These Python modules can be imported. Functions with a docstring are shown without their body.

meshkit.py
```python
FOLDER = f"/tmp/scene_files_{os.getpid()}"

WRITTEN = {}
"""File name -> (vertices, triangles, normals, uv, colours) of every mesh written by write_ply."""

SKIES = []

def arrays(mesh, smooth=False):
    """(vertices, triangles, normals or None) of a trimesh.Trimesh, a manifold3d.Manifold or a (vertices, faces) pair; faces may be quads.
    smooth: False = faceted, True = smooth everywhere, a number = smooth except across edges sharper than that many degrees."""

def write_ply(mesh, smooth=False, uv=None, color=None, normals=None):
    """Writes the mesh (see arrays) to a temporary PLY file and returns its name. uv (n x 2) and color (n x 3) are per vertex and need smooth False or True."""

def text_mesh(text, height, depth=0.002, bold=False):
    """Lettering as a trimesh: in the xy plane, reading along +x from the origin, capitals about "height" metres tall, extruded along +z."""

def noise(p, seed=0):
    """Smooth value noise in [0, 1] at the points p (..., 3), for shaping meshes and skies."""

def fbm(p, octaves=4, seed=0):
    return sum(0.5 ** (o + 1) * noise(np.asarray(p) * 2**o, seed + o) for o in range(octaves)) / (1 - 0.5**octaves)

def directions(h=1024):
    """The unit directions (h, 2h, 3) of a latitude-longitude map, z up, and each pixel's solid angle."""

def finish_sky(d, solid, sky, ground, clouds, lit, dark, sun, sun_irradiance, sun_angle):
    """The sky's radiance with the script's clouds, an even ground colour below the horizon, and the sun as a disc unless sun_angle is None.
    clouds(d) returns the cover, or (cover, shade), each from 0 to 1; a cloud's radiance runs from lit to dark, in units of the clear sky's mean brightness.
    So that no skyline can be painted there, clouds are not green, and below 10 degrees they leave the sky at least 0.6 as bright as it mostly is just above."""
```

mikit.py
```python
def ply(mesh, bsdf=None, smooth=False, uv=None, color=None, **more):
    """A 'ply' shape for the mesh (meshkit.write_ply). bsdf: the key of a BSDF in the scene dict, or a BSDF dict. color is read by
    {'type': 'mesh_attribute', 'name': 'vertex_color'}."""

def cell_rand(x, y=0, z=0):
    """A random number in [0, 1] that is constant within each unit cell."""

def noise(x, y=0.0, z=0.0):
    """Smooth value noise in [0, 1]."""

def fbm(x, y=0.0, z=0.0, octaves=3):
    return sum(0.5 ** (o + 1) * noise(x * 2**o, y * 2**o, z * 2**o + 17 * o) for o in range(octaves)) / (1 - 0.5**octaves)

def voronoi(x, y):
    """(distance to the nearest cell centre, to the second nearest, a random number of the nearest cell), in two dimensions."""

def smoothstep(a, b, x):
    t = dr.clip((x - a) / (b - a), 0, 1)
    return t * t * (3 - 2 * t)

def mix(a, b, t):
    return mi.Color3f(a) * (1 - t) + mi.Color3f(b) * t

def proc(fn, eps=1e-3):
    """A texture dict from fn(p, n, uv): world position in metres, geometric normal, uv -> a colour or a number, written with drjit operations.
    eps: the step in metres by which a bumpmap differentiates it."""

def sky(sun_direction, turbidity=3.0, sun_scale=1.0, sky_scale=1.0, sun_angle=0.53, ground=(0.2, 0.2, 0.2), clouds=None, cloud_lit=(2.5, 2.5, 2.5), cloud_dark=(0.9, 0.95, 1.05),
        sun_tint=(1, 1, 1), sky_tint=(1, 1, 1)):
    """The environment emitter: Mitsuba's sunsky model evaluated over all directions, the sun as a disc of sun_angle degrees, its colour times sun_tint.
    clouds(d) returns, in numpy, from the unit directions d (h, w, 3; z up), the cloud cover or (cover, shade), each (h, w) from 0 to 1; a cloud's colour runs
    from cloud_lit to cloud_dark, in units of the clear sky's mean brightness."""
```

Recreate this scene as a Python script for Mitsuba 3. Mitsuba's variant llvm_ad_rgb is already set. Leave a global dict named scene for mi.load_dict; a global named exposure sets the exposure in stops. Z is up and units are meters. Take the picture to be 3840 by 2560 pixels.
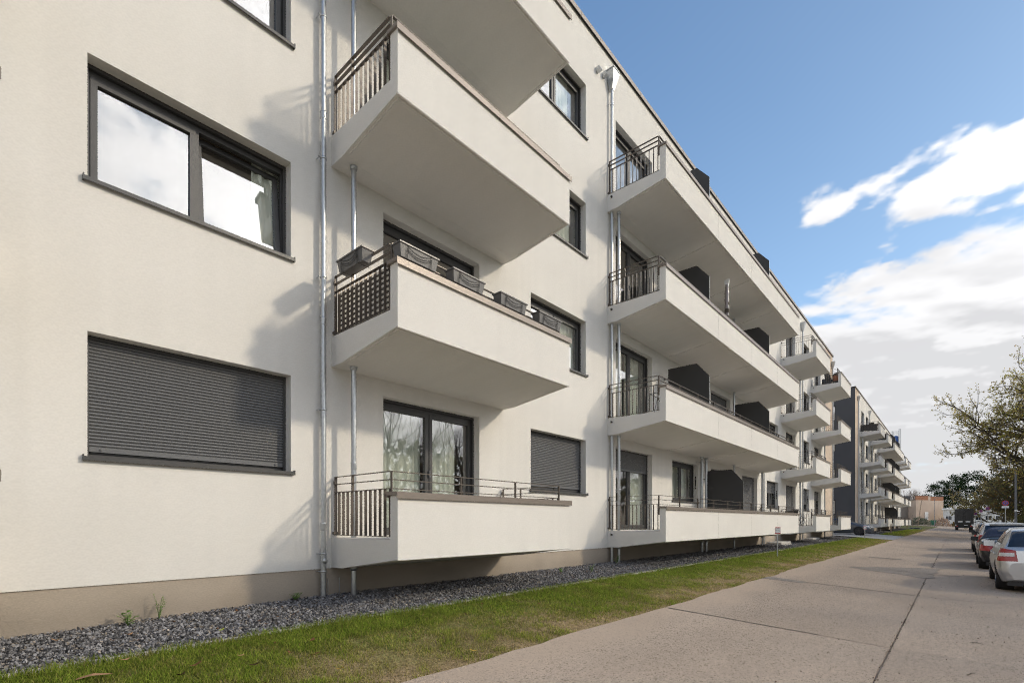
import math, random
import numpy as np, trimesh, drjit as dr, mitsuba as mi
import mikit, meshkit
from mikit import proc, noise, fbm, voronoi, cell_rand, smoothstep, mix
from shapely.geometry import Polygon, box as sbox
from shapely.ops import unary_union
import manifold3d as m3

T = mi.ScalarTransform4f
scene, labels = {}, {}
rng = np.random.default_rng(7)
random.seed(7)

# ------------------------------------------------------------------ camera, sky, exposure
EYE = np.array([6.81, 0.0, 1.47])            # the house front is the plane x = 0, the street runs along +y
YAW = math.atan(1662.5 / 1900)
scene['camera'] = {'type': 'perspective', 'fov': math.degrees(2 * math.atan(1920 / 1900)), 'fov_axis': 'x',
    'principal_point_offset_y': -(1956 - 1280) / 2560.0, 'near_clip': 0.05, 'far_clip': 6000.0,
    'to_world': T().look_at(origin=EYE.tolist(), target=[EYE[0] - math.sin(YAW), math.cos(YAW), EYE[2]], up=[0, 0, 1])}
exposure = 3.14
SUN = np.array([1.6, 1.125, 1.065]); SUN = SUN / np.linalg.norm(SUN)

def clouds(d):
    x, y, z = d[..., 0], d[..., 1], np.maximum(d[..., 2], 0.003)
    el = np.degrees(np.arcsin(np.clip(z, -1, 1)))
    az = np.degrees(np.arctan2(x, y))
    # a flat layer seen in perspective, drawn out along one wind direction
    h = z + 0.10
    p = np.stack([(x * 0.87 + y * 0.5) / h, (-x * 0.5 + y * 0.87) / h, np.zeros_like(x)], -1)
    big = meshkit.fbm(p * np.array([0.9, 1.5, 1]) + [1.1, 2.2, 0], 4, 5)
    det = meshkit.fbm(p * np.array([4.0, 7.0, 1]) + [1.3, 0.2, 0], 5, 11)
    fine = meshkit.fbm(p * np.array([13.0, 21.0, 1]), 4, 23)
    n = 0.45 * big + 0.33 * det + 0.22 * fine
    # low cloud along the horizon, a broken field towards the sun, added unseen overhead and behind for fill light, open blue over the street to the north
    edge = 21.5 + 0.15 * (az + 11.0) * np.clip((60 - np.abs(az)) / 40, 0, 1)
    deck = np.clip((edge - el) / 3.4, -1.0, 1.9) * 0.165
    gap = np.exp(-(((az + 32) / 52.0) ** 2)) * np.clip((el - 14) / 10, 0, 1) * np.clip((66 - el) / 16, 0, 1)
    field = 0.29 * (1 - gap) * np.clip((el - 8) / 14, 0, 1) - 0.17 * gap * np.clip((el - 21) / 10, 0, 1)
    # the separate cloud over the street, its rim frayed by noise drawn out along its own slope
    q = np.stack([az * 0.16 + el * 0.10, el * 0.55 - az * 0.22, np.zeros_like(az)], -1)
    fray = meshkit.fbm(q * 1.3 + [4.0, 7.0, 0], 5, 31) - 0.5
    core = 1.0 - np.sqrt(((az - 2.5) / 11.5) ** 2 + ((el - 26.7) / 3.2) ** 2)
    tail = 0.95 - np.sqrt(((az + 9.6) / 4.4) ** 2 + ((el - 27.8) / 1.9) ** 2)
    e2 = np.clip(0.58 * np.maximum(core, tail * 0.8) + 0.55 * fray + 0.22 * (fine - 0.5), 0, 0.45) * (np.maximum(core, tail) > -0.9)
    e3 = np.clip(fray * 1.1 - 0.02, 0, 0.1) * np.exp(-((el - 22.5) / 3.0) ** 2) * np.exp(-((az + 6) / 9.0) ** 2)
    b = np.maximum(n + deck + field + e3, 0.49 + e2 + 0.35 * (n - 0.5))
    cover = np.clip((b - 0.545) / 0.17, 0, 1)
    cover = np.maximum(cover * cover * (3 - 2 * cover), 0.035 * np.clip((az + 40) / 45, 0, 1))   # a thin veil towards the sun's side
    glow = np.exp(-(np.degrees(np.arccos(np.clip(d @ SUN, -1, 1))) / 30.0) ** 2) * np.clip((el + 2) / 26, 0.15, 1)   # clouds are brightest round the sun
    ang = np.degrees(np.arccos(np.clip(d @ SUN, -1, 1)))
    front = 0.34 * np.clip((ang - 92) / 40, 0, 1)                          # those opposite the sun, out of view, are whitened to add fill
    grey = np.clip((n - 0.46) / 0.16, 0, 1) * np.clip((19 - el) / 8, 0, 1) * 0.9 + np.clip((det - 0.5) * 2.4, 0, 0.6) * np.clip((20 - el) / 12, 0, 1) + np.clip((det - 0.5) * 1.2, 0, 0.4)
    shade = np.clip(0.915 + 0.06 * np.clip((20 - el) / 9, 0, 1) + 0.22 * grey + 0.15 * np.clip((8 - el) / 8, 0, 1) - 0.95 * glow - front, 0, 1)
    return cover * 0.97, shade

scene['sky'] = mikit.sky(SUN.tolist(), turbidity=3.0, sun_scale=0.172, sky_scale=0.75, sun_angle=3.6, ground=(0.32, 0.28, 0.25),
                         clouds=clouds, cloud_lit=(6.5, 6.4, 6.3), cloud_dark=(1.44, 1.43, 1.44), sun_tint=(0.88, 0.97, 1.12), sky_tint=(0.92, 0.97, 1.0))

# ------------------------------------------------------------------ materials
def two(b): return {'type': 'twosided', 'bsdf': b}
def rgb(c): return {'type': 'rgb', 'value': list(c)}
def princ(c, rough=0.5, **k):
    return {'type': 'principled', 'base_color': c if isinstance(c, dict) else rgb(c), 'roughness': rough, **k}
def bump(b, fn, scale, eps=1e-3):
    return {'type': 'bumpmap', 'arbitrary': proc(fn, eps), 'scale': scale, 'bsdf': b}
def mat(name, b): scene[name] = b; return name

def f_plaster(p, n, uv):
    t = fbm(p.x * 0.7, p.y * 0.7, p.z * 0.7, 3)
    s = noise(p.x * 3.0 + 7, p.y * 9.0, p.z * 0.35)
    g = noise(p.x * 70, p.y * 70, p.z * 70)
    return mix((0.72, 0.70, 0.664), (0.775, 0.757, 0.722), t) * (0.955 + 0.045 * s) * (0.96 + 0.08 * g)
def f_plaster_b(p, n, uv):
    return noise(p.x * 110, p.y * 110, p.z * 110) + 0.6 * noise(p.x * 230, p.y * 230, p.z * 230)
mat('mat_plaster', two(bump({'type': 'diffuse', 'reflectance': proc(f_plaster)}, f_plaster_b, 0.0013, 2e-3)))
mat('mat_plaster_far', two({'type': 'diffuse', 'reflectance': proc(f_plaster)}))
def f_plinth(p, n, uv):
    t = fbm(p.x * 2, p.y * 2, p.z * 2, 3)
    foot_tone = smoothstep(0.28, 0.0, p.z - 0.38 - 0.12 * noise(p.y * 3.1, 4.0))  # plinth colour darker towards its foot, with a noisy upper limit
    return mix((0.39, 0.335, 0.275), (0.45, 0.39, 0.325), t) * (1 - 0.18 * foot_tone) * (0.9 + 0.2 * noise(p.x * 90, p.y * 90, p.z * 90))
def f_plinth_b(p, n, uv):
    return noise(p.x * 75, p.y * 75, p.z * 75) + 0.5 * noise(p.x * 160, p.y * 160, p.z * 160)
mat('mat_plinth', two(bump({'type': 'diffuse', 'reflectance': proc(f_plinth)}, f_plinth_b, 0.006, 2e-3)))
def f_beige(p, n, uv): return mix((0.58, 0.48, 0.39), (0.64, 0.53, 0.43), fbm(p.x * 0.8, p.y * 0.8, p.z * 0.8, 3))
mat('mat_beige', two({'type': 'diffuse', 'reflectance': proc(f_beige)}))
def f_dark(p, n, uv): return mix((0.088, 0.088, 0.093), (0.108, 0.108, 0.114), fbm(p.x * 1.2, p.y * 1.2, p.z * 0.6, 3))
mat('mat_slate', two({'type': 'diffuse', 'reflectance': proc(f_dark)}))
mat('mat_bronze', two(princ((0.125, 0.105, 0.09), 0.38, metallic=0.25, specular=0.5)))
mat('mat_coping', two(princ((0.21, 0.178, 0.156), 0.42, metallic=0.2, specular=0.5)))
def f_frame(p, n, uv): return mix((0.046, 0.046, 0.049), (0.064, 0.063, 0.063), noise(p.x * 300, p.y * 300, p.z * 300))
mat('mat_frame', two(princ(proc(f_frame), 0.42, specular=0.5)))
mat('mat_slat', two(princ((0.125, 0.128, 0.135), 0.34, specular=0.5)))
mat('mat_screen', two(princ((0.046, 0.045, 0.045), 0.55)))
def f_galv(p, n, uv):
    a = noise(p.x * 60 + p.y * 45, p.z * 34, p.y * 60); b = fbm(p.x * 9, p.y * 9, p.z * 2.2, 3)
    return mix((0.36, 0.38, 0.40), (0.62, 0.64, 0.66), a * 0.6 + b * 0.4)
mat('mat_galv', two(princ(proc(f_galv), 0.34, metallic=0.85)))
mat('mat_steel', two(princ((0.55, 0.56, 0.57), 0.25, metallic=0.9)))
mat('mat_glass', {'type': 'thindielectric', 'int_ior': 2.7, 'ext_ior': 1.0})
mat('mat_room', two({'type': 'diffuse', 'reflectance': rgb((0.33, 0.30, 0.26))}))
mat('mat_curtain', two({'type': 'diffuse', 'reflectance': rgb((0.66, 0.71, 0.63))}))
mat('mat_curtain_warm', two({'type': 'diffuse', 'reflectance': rgb((0.55, 0.46, 0.34))}))
mat('mat_white', two(princ((0.78, 0.78, 0.77), 0.4)))
mat('mat_black', two(princ((0.018, 0.018, 0.019), 0.5)))
mat('mat_black_gloss', two(princ((0.012, 0.012, 0.013), 0.15)))
mat('mat_planter', two(princ((0.115, 0.112, 0.112), 0.38)))
mat('mat_mat', two(princ((0.055, 0.045, 0.038), 0.55)))
def f_slab(p, n, uv):
    t = fbm(p.x * 0.55 + 3, p.y * 0.55, 0.0, 4)
    g = noise(p.x * 95, p.y * 95, 1.0); g2 = noise(p.x * 37, p.y * 37, 5.0)
    spot = smoothstep(0.74, 0.86, noise(p.x * 66, p.y * 66, 9.0))
    strk = fbm(p.x * 2.2, p.y * 0.16, 3.0, 3)
    dust = smoothstep(0.5, 0.0, p.x - 3.42 - 0.5 * noise(p.y * 0.9, 2.0))
    slabv = cell_rand(dr.floor((p.y + 3.65) / 5.5), dr.select(p.x > 6.24, 1.0, 0.0), 3.0)
    c = mix((0.355, 0.290, 0.235), (0.46, 0.38, 0.312), t * 0.6 + strk * 0.4) * (0.93 + 0.12 * slabv)
    c = c * (0.74 + 0.36 * g + 0.16 * g2) * (1 - 0.42 * spot) * (0.90 + 0.2 * fbm(p.x * 1.4, p.y * 0.8, 8.0, 3))
    return mix(c, mi.Color3f(0.47, 0.38, 0.30), dust * 0.55)
def f_slab_b(p, n, uv): return noise(p.x * 120, p.y * 120, 1.0) + noise(p.x * 45, p.y * 45, 2.0)
mat('mat_slab', two(bump({'type': 'diffuse', 'reflectance': proc(f_slab)}, f_slab_b, 0.003, 3e-3)))
def f_tar(p, n, uv): return mix((0.20, 0.18, 0.165), (0.30, 0.265, 0.235), fbm(p.x * 5, p.y * 5, 0.0, 4)) * (0.7 + 0.6 * noise(p.x * 80, p.y * 80))
mat('mat_tar', two({'type': 'diffuse', 'reflectance': proc(f_tar)}))
mat('mat_joint', two({'type': 'diffuse', 'reflectance': proc(lambda p, n, uv: mix((0.16, 0.135, 0.11), (0.42, 0.345, 0.28), noise(p.x * 25, p.y * 3, 1.0)))}))
def f_soil(p, n, uv):
    t = fbm(p.x * 2.3, p.y * 2.3, 0.0, 4); g = noise(p.x * 60, p.y * 60, 2.0)
    dry = smoothstep(1.9, 3.3, p.x + 1.3 * (t - 0.5))
    return mix(mix((0.11, 0.15, 0.03), (0.16, 0.19, 0.05), t), mix((0.24, 0.185, 0.10), (0.34, 0.255, 0.155), t), dry) * (0.6 + 0.8 * g)
mat('mat_soil', two({'type': 'diffuse', 'reflectance': proc(f_soil)}))
def f_ground(p, n, uv): return mix((0.10, 0.115, 0.05), (0.17, 0.155, 0.09), fbm(p.x * 0.25, p.y * 0.25, 0.0, 4))
mat('mat_ground', two({'type': 'diffuse', 'reflectance': proc(f_ground)}))
def f_gbase(p, n, uv): return mix((0.03, 0.03, 0.034), (0.11, 0.11, 0.118), noise(p.x * 45, p.y * 45, 1.0))
mat('mat_gravel_base', two({'type': 'diffuse', 'reflectance': proc(f_gbase)}))
mat('mat_vcol', two({'type': 'diffuse', 'reflectance': {'type': 'mesh_attribute', 'name': 'vertex_color'}}))
mat('mat_blade', {'type': 'principledthin', 'base_color': {'type': 'mesh_attribute', 'name': 'vertex_color'}, 'roughness': 0.55, 'diff_trans': 0.7, 'spec_trans': 0.0})
mat('mat_leaf', {'type': 'principledthin', 'base_color': {'type': 'mesh_attribute', 'name': 'vertex_color'}, 'roughness': 0.6, 'diff_trans': 1.1, 'spec_trans': 0.0})
mat('mat_concrete', two({'type': 'diffuse', 'reflectance': proc(lambda p, n, uv: mix((0.42, 0.40, 0.37), (0.55, 0.53, 0.49), fbm(p.x * 6, p.y * 6, p.z * 6, 3)))}))
mat('mat_paver', two({'type': 'diffuse', 'reflectance': proc(lambda p, n, uv: mix((0.34, 0.325, 0.305), (0.44, 0.42, 0.395), cell_rand(p.x * 5, p.y * 10, 0.0)))}))
def f_bark(p, n, uv): return mix((0.05, 0.042, 0.034), (0.13, 0.11, 0.09), fbm(p.x * 14, p.y * 14, p.z * 3, 3))
mat('mat_bark', two({'type': 'diffuse', 'reflectance': proc(f_bark)}))
mat('mat_chrome', two(princ((0.8, 0.8, 0.8), 0.12, metallic=1.0)))
mat('mat_tyre', two(princ((0.016, 0.016, 0.017), 0.75)))
mat('mat_rim', two(princ((0.42, 0.42, 0.43), 0.3, metallic=0.8)))
mat('mat_dark_rim', two(princ((0.05, 0.05, 0.055), 0.35, metallic=0.5)))
mat('mat_car_glass', two(princ((0.012, 0.017, 0.026), 0.06, specular=0.9)))
mat('mat_paint_silver', two(princ((0.50, 0.505, 0.51), 0.24, metallic=0.75, clearcoat=1.0, clearcoat_gloss=0.95)))
mat('mat_paint_white', two(princ((0.60, 0.61, 0.62), 0.28, metallic=0.35, clearcoat=1.0, clearcoat_gloss=0.95)))
mat('mat_paint_black', two(princ((0.016, 0.017, 0.02), 0.2, metallic=0.2, clearcoat=1.0, clearcoat_gloss=0.96)))
mat('mat_paint_brown', two(princ((0.10, 0.085, 0.075), 0.25, metallic=0.5, clearcoat=1.0, clearcoat_gloss=0.96)))
mat('mat_paint_grey', two(princ((0.085, 0.092, 0.105), 0.25, metallic=0.5, clearcoat=1.0, clearcoat_gloss=0.96)))
mat('mat_soft_top', two(princ((0.022, 0.036, 0.075), 0.8)))
mat('mat_red_lamp', two(princ((0.33, 0.012, 0.014), 0.12, clearcoat=1.0)))
mat('mat_clear_lamp', two(princ((0.62, 0.60, 0.58), 0.12, clearcoat=1.0)))
mat('mat_red', two(princ((0.50, 0.03, 0.03), 0.45)))
mat('mat_blue', two(princ((0.03, 0.10, 0.33), 0.4)))
mat('mat_brick', two({'type': 'diffuse', 'reflectance': proc(lambda p, n, uv: mix((0.29, 0.14, 0.09), (0.42, 0.22, 0.14), cell_rand(p.x * 3 + p.y * 2, p.z * 9, 1.0)))}))
mat('mat_hall', two({'type': 'diffuse', 'reflectance': proc(lambda p, n, uv: mix((0.50, 0.39, 0.31), (0.60, 0.48, 0.39), fbm(p.x * 0.5, p.y * 0.5, p.z * 0.5, 3)))}))
mat('mat_terracotta', two(princ((0.36, 0.14, 0.08), 0.7)))
mat('mat_green', two(princ((0.03, 0.14, 0.08), 0.5)))
mat('mat_wood', two(princ((0.30, 0.22, 0.15), 0.7)))
mat('mat_film', two(princ((0.27, 0.235, 0.225), 0.22, specular=0.8)))

# ------------------------------------------------------------------ mesh helpers
def bx(x0, x1, y0, y1, z0, z1):
    m = trimesh.creation.box(extents=[x1 - x0, y1 - y0, z1 - z0])
    m.apply_translation([(x0 + x1) / 2, (y0 + y1) / 2, (z0 + z1) / 2]); return m
def cbox(x0, x1, y0, y1, z0, z1, c=0.01):
    """box with chamfered vertical and top edges"""
    pts = []
    for (dx, dz) in ((c, 0), (0, c)):
        pass
    lo = [(x0 + c, y0), (x1 - c, y0), (x1, y0 + c), (x1, y1 - c), (x1 - c, y1), (x0 + c, y1), (x0, y1 - c), (x0, y0 + c)]
    cx, cy = (x0 + x1) / 2, (y0 + y1) / 2
    hi = [(a + np.sign(cx - a) * c, b + np.sign(cy - b) * c) for a, b in lo]
    P = [(*p, z0) for p in lo] + [(*p, z1 - c) for p in lo] + [(*p, z1) for p in hi]
    return trimesh.convex.convex_hull(np.array(P))
def cat(*ms):
    ms = [m for a in ms for m in (a if isinstance(a, (list, tuple)) else [a])]
    return trimesh.util.concatenate(ms)
def extr(pts, axis, lo, hi, holes=None):
    """polygon extruded along an axis: 'x' takes (y, z), 'y' takes (x, z), 'z' takes (x, y)"""
    m = trimesh.creation.extrude_polygon(pts if isinstance(pts, Polygon) else Polygon(pts, holes), hi - lo, engine='earcut')
    v = np.array(m.vertices); f = np.array(m.faces)
    a, b, h = v[:, 0], v[:, 1], v[:, 2] + lo
    if axis == 'x': v = np.stack([h, a, b], 1)
    elif axis == 'y': v = np.stack([a, h, b], 1); f = f[:, ::-1]
    else: v = np.stack([a, b, h], 1)
    return trimesh.Trimesh(v, f, process=False)
def tube(pts, r, n=10, caps=True):
    p = np.asarray(pts, float); r = np.broadcast_to(np.asarray(r, float), (len(p),))
    t = np.gradient(p, axis=0); t /= np.linalg.norm(t, axis=1, keepdims=True) + 1e-12
    ref = np.array([0, 0, 1.0]) if abs(t[0, 2]) < 0.9 else np.array([1.0, 0, 0])
    a = np.cross(t, ref); a /= np.linalg.norm(a, axis=1, keepdims=True) + 1e-12
    b = np.cross(t, a)
    g = np.arange(n) * 2 * np.pi / n
    v = p[:, None] + r[:, None, None] * (np.cos(g)[None, :, None] * a[:, None] + np.sin(g)[None, :, None] * b[:, None])
    v = v.reshape(-1, 3); F = []
    for i in range(len(p) - 1):
        for j in range(n):
            k = (j + 1) % n
            q = [i * n + j, i * n + k, (i + 1) * n + k, (i + 1) * n + j]
            F += [[q[0], q[2], q[1]], [q[0], q[3], q[2]]]
    if caps:
        c0, c1 = len(v), len(v) + 1
        v = np.vstack([v, p[0], p[-1]])
        for j in range(n):
            k = (j + 1) % n
            F += [[c0, j, k], [c1, (len(p) - 1) * n + k, (len(p) - 1) * n + j]]
    return trimesh.Trimesh(v, np.array(F), process=False)
def lathe(prof, n=24, axis='z'):
    """(radius, height) profile turned about an axis"""
    prof = np.asarray(prof, float); g = np.arange(n) * 2 * np.pi / n
    v = np.stack([prof[:, None, 0] * np.cos(g), prof[:, None, 0] * np.sin(g), np.repeat(prof[:, None, 1], n, 1)], -1).reshape(-1, 3)
    F = []
    for i in range(len(prof) - 1):
        for j in range(n):
            k = (j + 1) % n
            F += [[i * n + j, i * n + k, (i + 1) * n + k], [i * n + j, (i + 1) * n + k, (i + 1) * n + j]]
    m = trimesh.Trimesh(v, np.array(F), process=False)
    if axis == 'x': m.apply_transform(trimesh.transformations.rotation_matrix(math.pi / 2, [0, 1, 0]))
    return m
def hull(P): return trimesh.convex.convex_hull(np.asarray(P, float))
def mv(m, x=0, y=0, z=0, rz=0, rx=0, ry=0, s=1):
    m = m.copy()
    M = trimesh.transformations.euler_matrix(rx, ry, rz); M[:3, :3] *= s; M[:3, 3] = [x, y, z]
    m.apply_transform(M); return m

used = {}
def key(name):
    n = used.get(name, 0); used[name] = n + 1
    return name if n == 0 else f'{name}_{n:03d}'
def put(name, mesh, m, smooth=False, parent=None, color=None, label=None, kind=None):
    k = key(f'{parent}__{name}' if parent else name)
    scene[k] = mikit.ply(mesh, m, smooth, color=color)
    if label or kind:
        labels[k] = {}
        if label: labels[k]['label'] = label
        if kind: labels[k]['kind'] = kind
    return k
def thing(name, label, cat_, group=None):
    k = key(name); labels[k] = {'label': label, 'category': cat_}
    if group: labels[k]['group'] = group
    return k
def one(name, mesh, m, label, cat_, group=None, smooth=False, color=None):
    k = thing(name, label, cat_, group)
    scene[k] = mikit.ply(mesh, m, smooth, color=color); return k
def struct(name, mesh, m, kind='structure', label=None, smooth=False, color=None):
    k = key(name); scene[k] = mikit.ply(mesh, m, smooth, color=color)
    labels[k] = {'kind': kind}
    if label: labels[k]['label'] = label
    return k

# ------------------------------------------------------------------ ground
GX = [-60, 0, 1.48, 3.46, 6.24, 9.5, 90]; GZ = [.43, .43, .33, .17, 0, -.1, -.1]
def zg(x, y=None):
    z = np.interp(x, GX, GZ)
    if y is not None:
        z = z - 0.075 * np.clip(1 - np.asarray(y) / 3.5, 0, 1) * np.clip(1 - np.asarray(x) / 1.48, 0, 1) * (np.asarray(x) > -1)
    return z
def sheet(xs, ys, dz=0.0, nz=None):
    xs, ys = np.asarray(xs, float), np.asarray(ys, float)
    X, Y = np.meshgrid(xs, ys); Z = zg(X, Y) + dz
    if nz is not None: Z = Z + nz(X, Y)
    n, m = X.shape; i, j = np.meshgrid(np.arange(n - 1), np.arange(m - 1), indexing='ij')
    a = (i * m + j).ravel()
    F = np.vstack([np.stack([a, a + 1, a + m + 1], 1), np.stack([a, a + m + 1, a + m], 1)])
    return trimesh.Trimesh(np.stack([X, Y, Z], -1).reshape(-1, 3), F, process=False)
struct('ground', sheet([-2500, -300, -60, 0, 1.48, 3.46, 6.24, 9.5, 60, 300, 2500], [-400, -60, -12, 0, 1, 2, 3.5, 10, 40, 150, 400, 3000], -0.09), 'mat_ground', label='flat ground spreading to the horizon beyond the street')
EDGE = lambda y: 3.46 + 0.10 * (meshkit.fbm(np.stack([np.asarray(y) * 0.45, 0 * np.asarray(y), 0 * np.asarray(y)], -1), 3, 3) - 0.5) + 0.05 * (meshkit.noise(np.stack([np.asarray(y) * 2.6, 0 * np.asarray(y), 0 * np.asarray(y)], -1), 9) - 0.5)
# the street: concrete slabs with open joints near, one sheet far away
struct('road', sheet([3.60, 6.24, 9.5], list(np.arange(-50, 240, 6.0)), -0.018), 'mat_joint', label='bitumen bed of the concrete street')
YJ = [-9.15 - 5.5 + 5.5 * k for k in range(-6, 14)]
for i in range(len(YJ) - 1):
    a, b = YJ[i] + 0.007, YJ[i + 1] - 0.007
    ys = np.linspace(a, b, 28)
    JN = lambda y: 6.232 + 0.012 * (meshkit.noise(np.stack([np.asarray(y) * 3.3, 0 * np.asarray(y), 0 * np.asarray(y)], -1), 5) - .6) + .012 * (meshkit.noise(np.stack([np.asarray(y) * .4, 0 * np.asarray(y), 0 * np.asarray(y)], -1), 6) - .3)
    left = Polygon([(float(JN(y)), y) for y in ys] + [(float(EDGE(y)), y) for y in ys[::-1]])
    right = sbox(6.252, a, 9.45, b)
    for pg in (left, right):
        m = extr(pg.buffer(-0.008).buffer(0.008, quad_segs=2), 'z', -0.06, 0.0)
        v = np.array(m.vertices); v[:, 2] += zg(v[:, 0]) + (random.random() - .5) * 0.004; m.vertices = v
        put('slab', m, 'mat_slab', False, 'road')
ys = np.arange(YJ[-1] + .01, 236, 4.0)
m = sheet([3.46, 6.24, 9.45], ys, 0.0); put('far_surface', m, 'mat_slab', False, 'road')
m = sheet(np.linspace(-45, 60, 30), [180, 195, 215], 0.012); put('crossing', m, 'mat_slab', False, 'road')
def blob(pts, dz, amp=0.05, seed=1):
    P = np.array(Polygon(pts).segmentize(0.12).exterior.coords)[:-1]
    q = P + amp * (np.stack([meshkit.fbm(np.stack([P[:, 0] * 3, P[:, 1] * 3, 0 * P[:, 0] + s], -1), 3, seed) for s in (0, 5)], -1) - 0.5) * 2
    m = extr(Polygon(q).buffer(0), 'z', 0, 0.004); v = np.array(m.vertices); v[:, 2] += zg(v[:, 0]) + dz; m.vertices = v; return m
put('tar_patch', blob([(4.35, 18.1), (5.05, 19.2), (6.15, 20.6), (6.45, 20.6), (6.40, 19.0), (6.30, 17.0), (6.05, 16.9), (5.6, 17.4), (5.0, 17.6)], 0.003, 0.1), 'mat_tar', False, 'road', label='dark repair patch reaching to the middle joint')
put('tar_patch', blob([(3.42, 12.55), (4.25, 12.62), (4.3, 12.95), (3.5, 13.05)], 0.003, 0.06, 4), 'mat_tar', False, 'road', label='narrow dark patch on a cross joint')
put('joint_sealant', blob([(3.55, 7.33), (4.4, 7.342), (5.5, 7.338), (5.5, 7.358), (4.4, 7.362), (3.55, 7.37)], 0.004, 0.018, 7), 'mat_seal', False, 'road')
put('joint_sealant', blob([(4.2, 12.83), (5.4, 12.84), (6.22, 12.835), (6.22, 12.86), (5.4, 12.868), (4.2, 12.87)], 0.004, 0.018, 8), 'mat_seal', False, 'road')
put('joint_sealant', blob([(4.4, 18.33), (6.2, 18.335), (6.9, 18.33), (6.9, 18.355), (6.2, 18.365), (4.4, 18.37)], 0.006, 0.02, 9), 'mat_seal', False, 'road')
mat('mat_seal', two({'type': 'diffuse', 'reflectance': rgb((.235, .20, .17))}))
put('tar_patch', blob([(4.3, 23.6), (5.3, 23.7), (5.3, 24.0), (4.3, 23.95)], 0.003, 0.05, 5), 'mat_tar', False, 'road')
# pavement and verge on the far side of the parked cars
struct('pavement', sheet([9.55, 11.9], np.arange(-48, 170, 6.0), 0.10), 'mat_concrete', label='pavement beside the parked cars')
struct('kerb', bx(9.46, 9.56, -48, 165, -0.3, 0.005), 'mat_concrete', label='concrete kerb between street and pavement')
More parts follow.
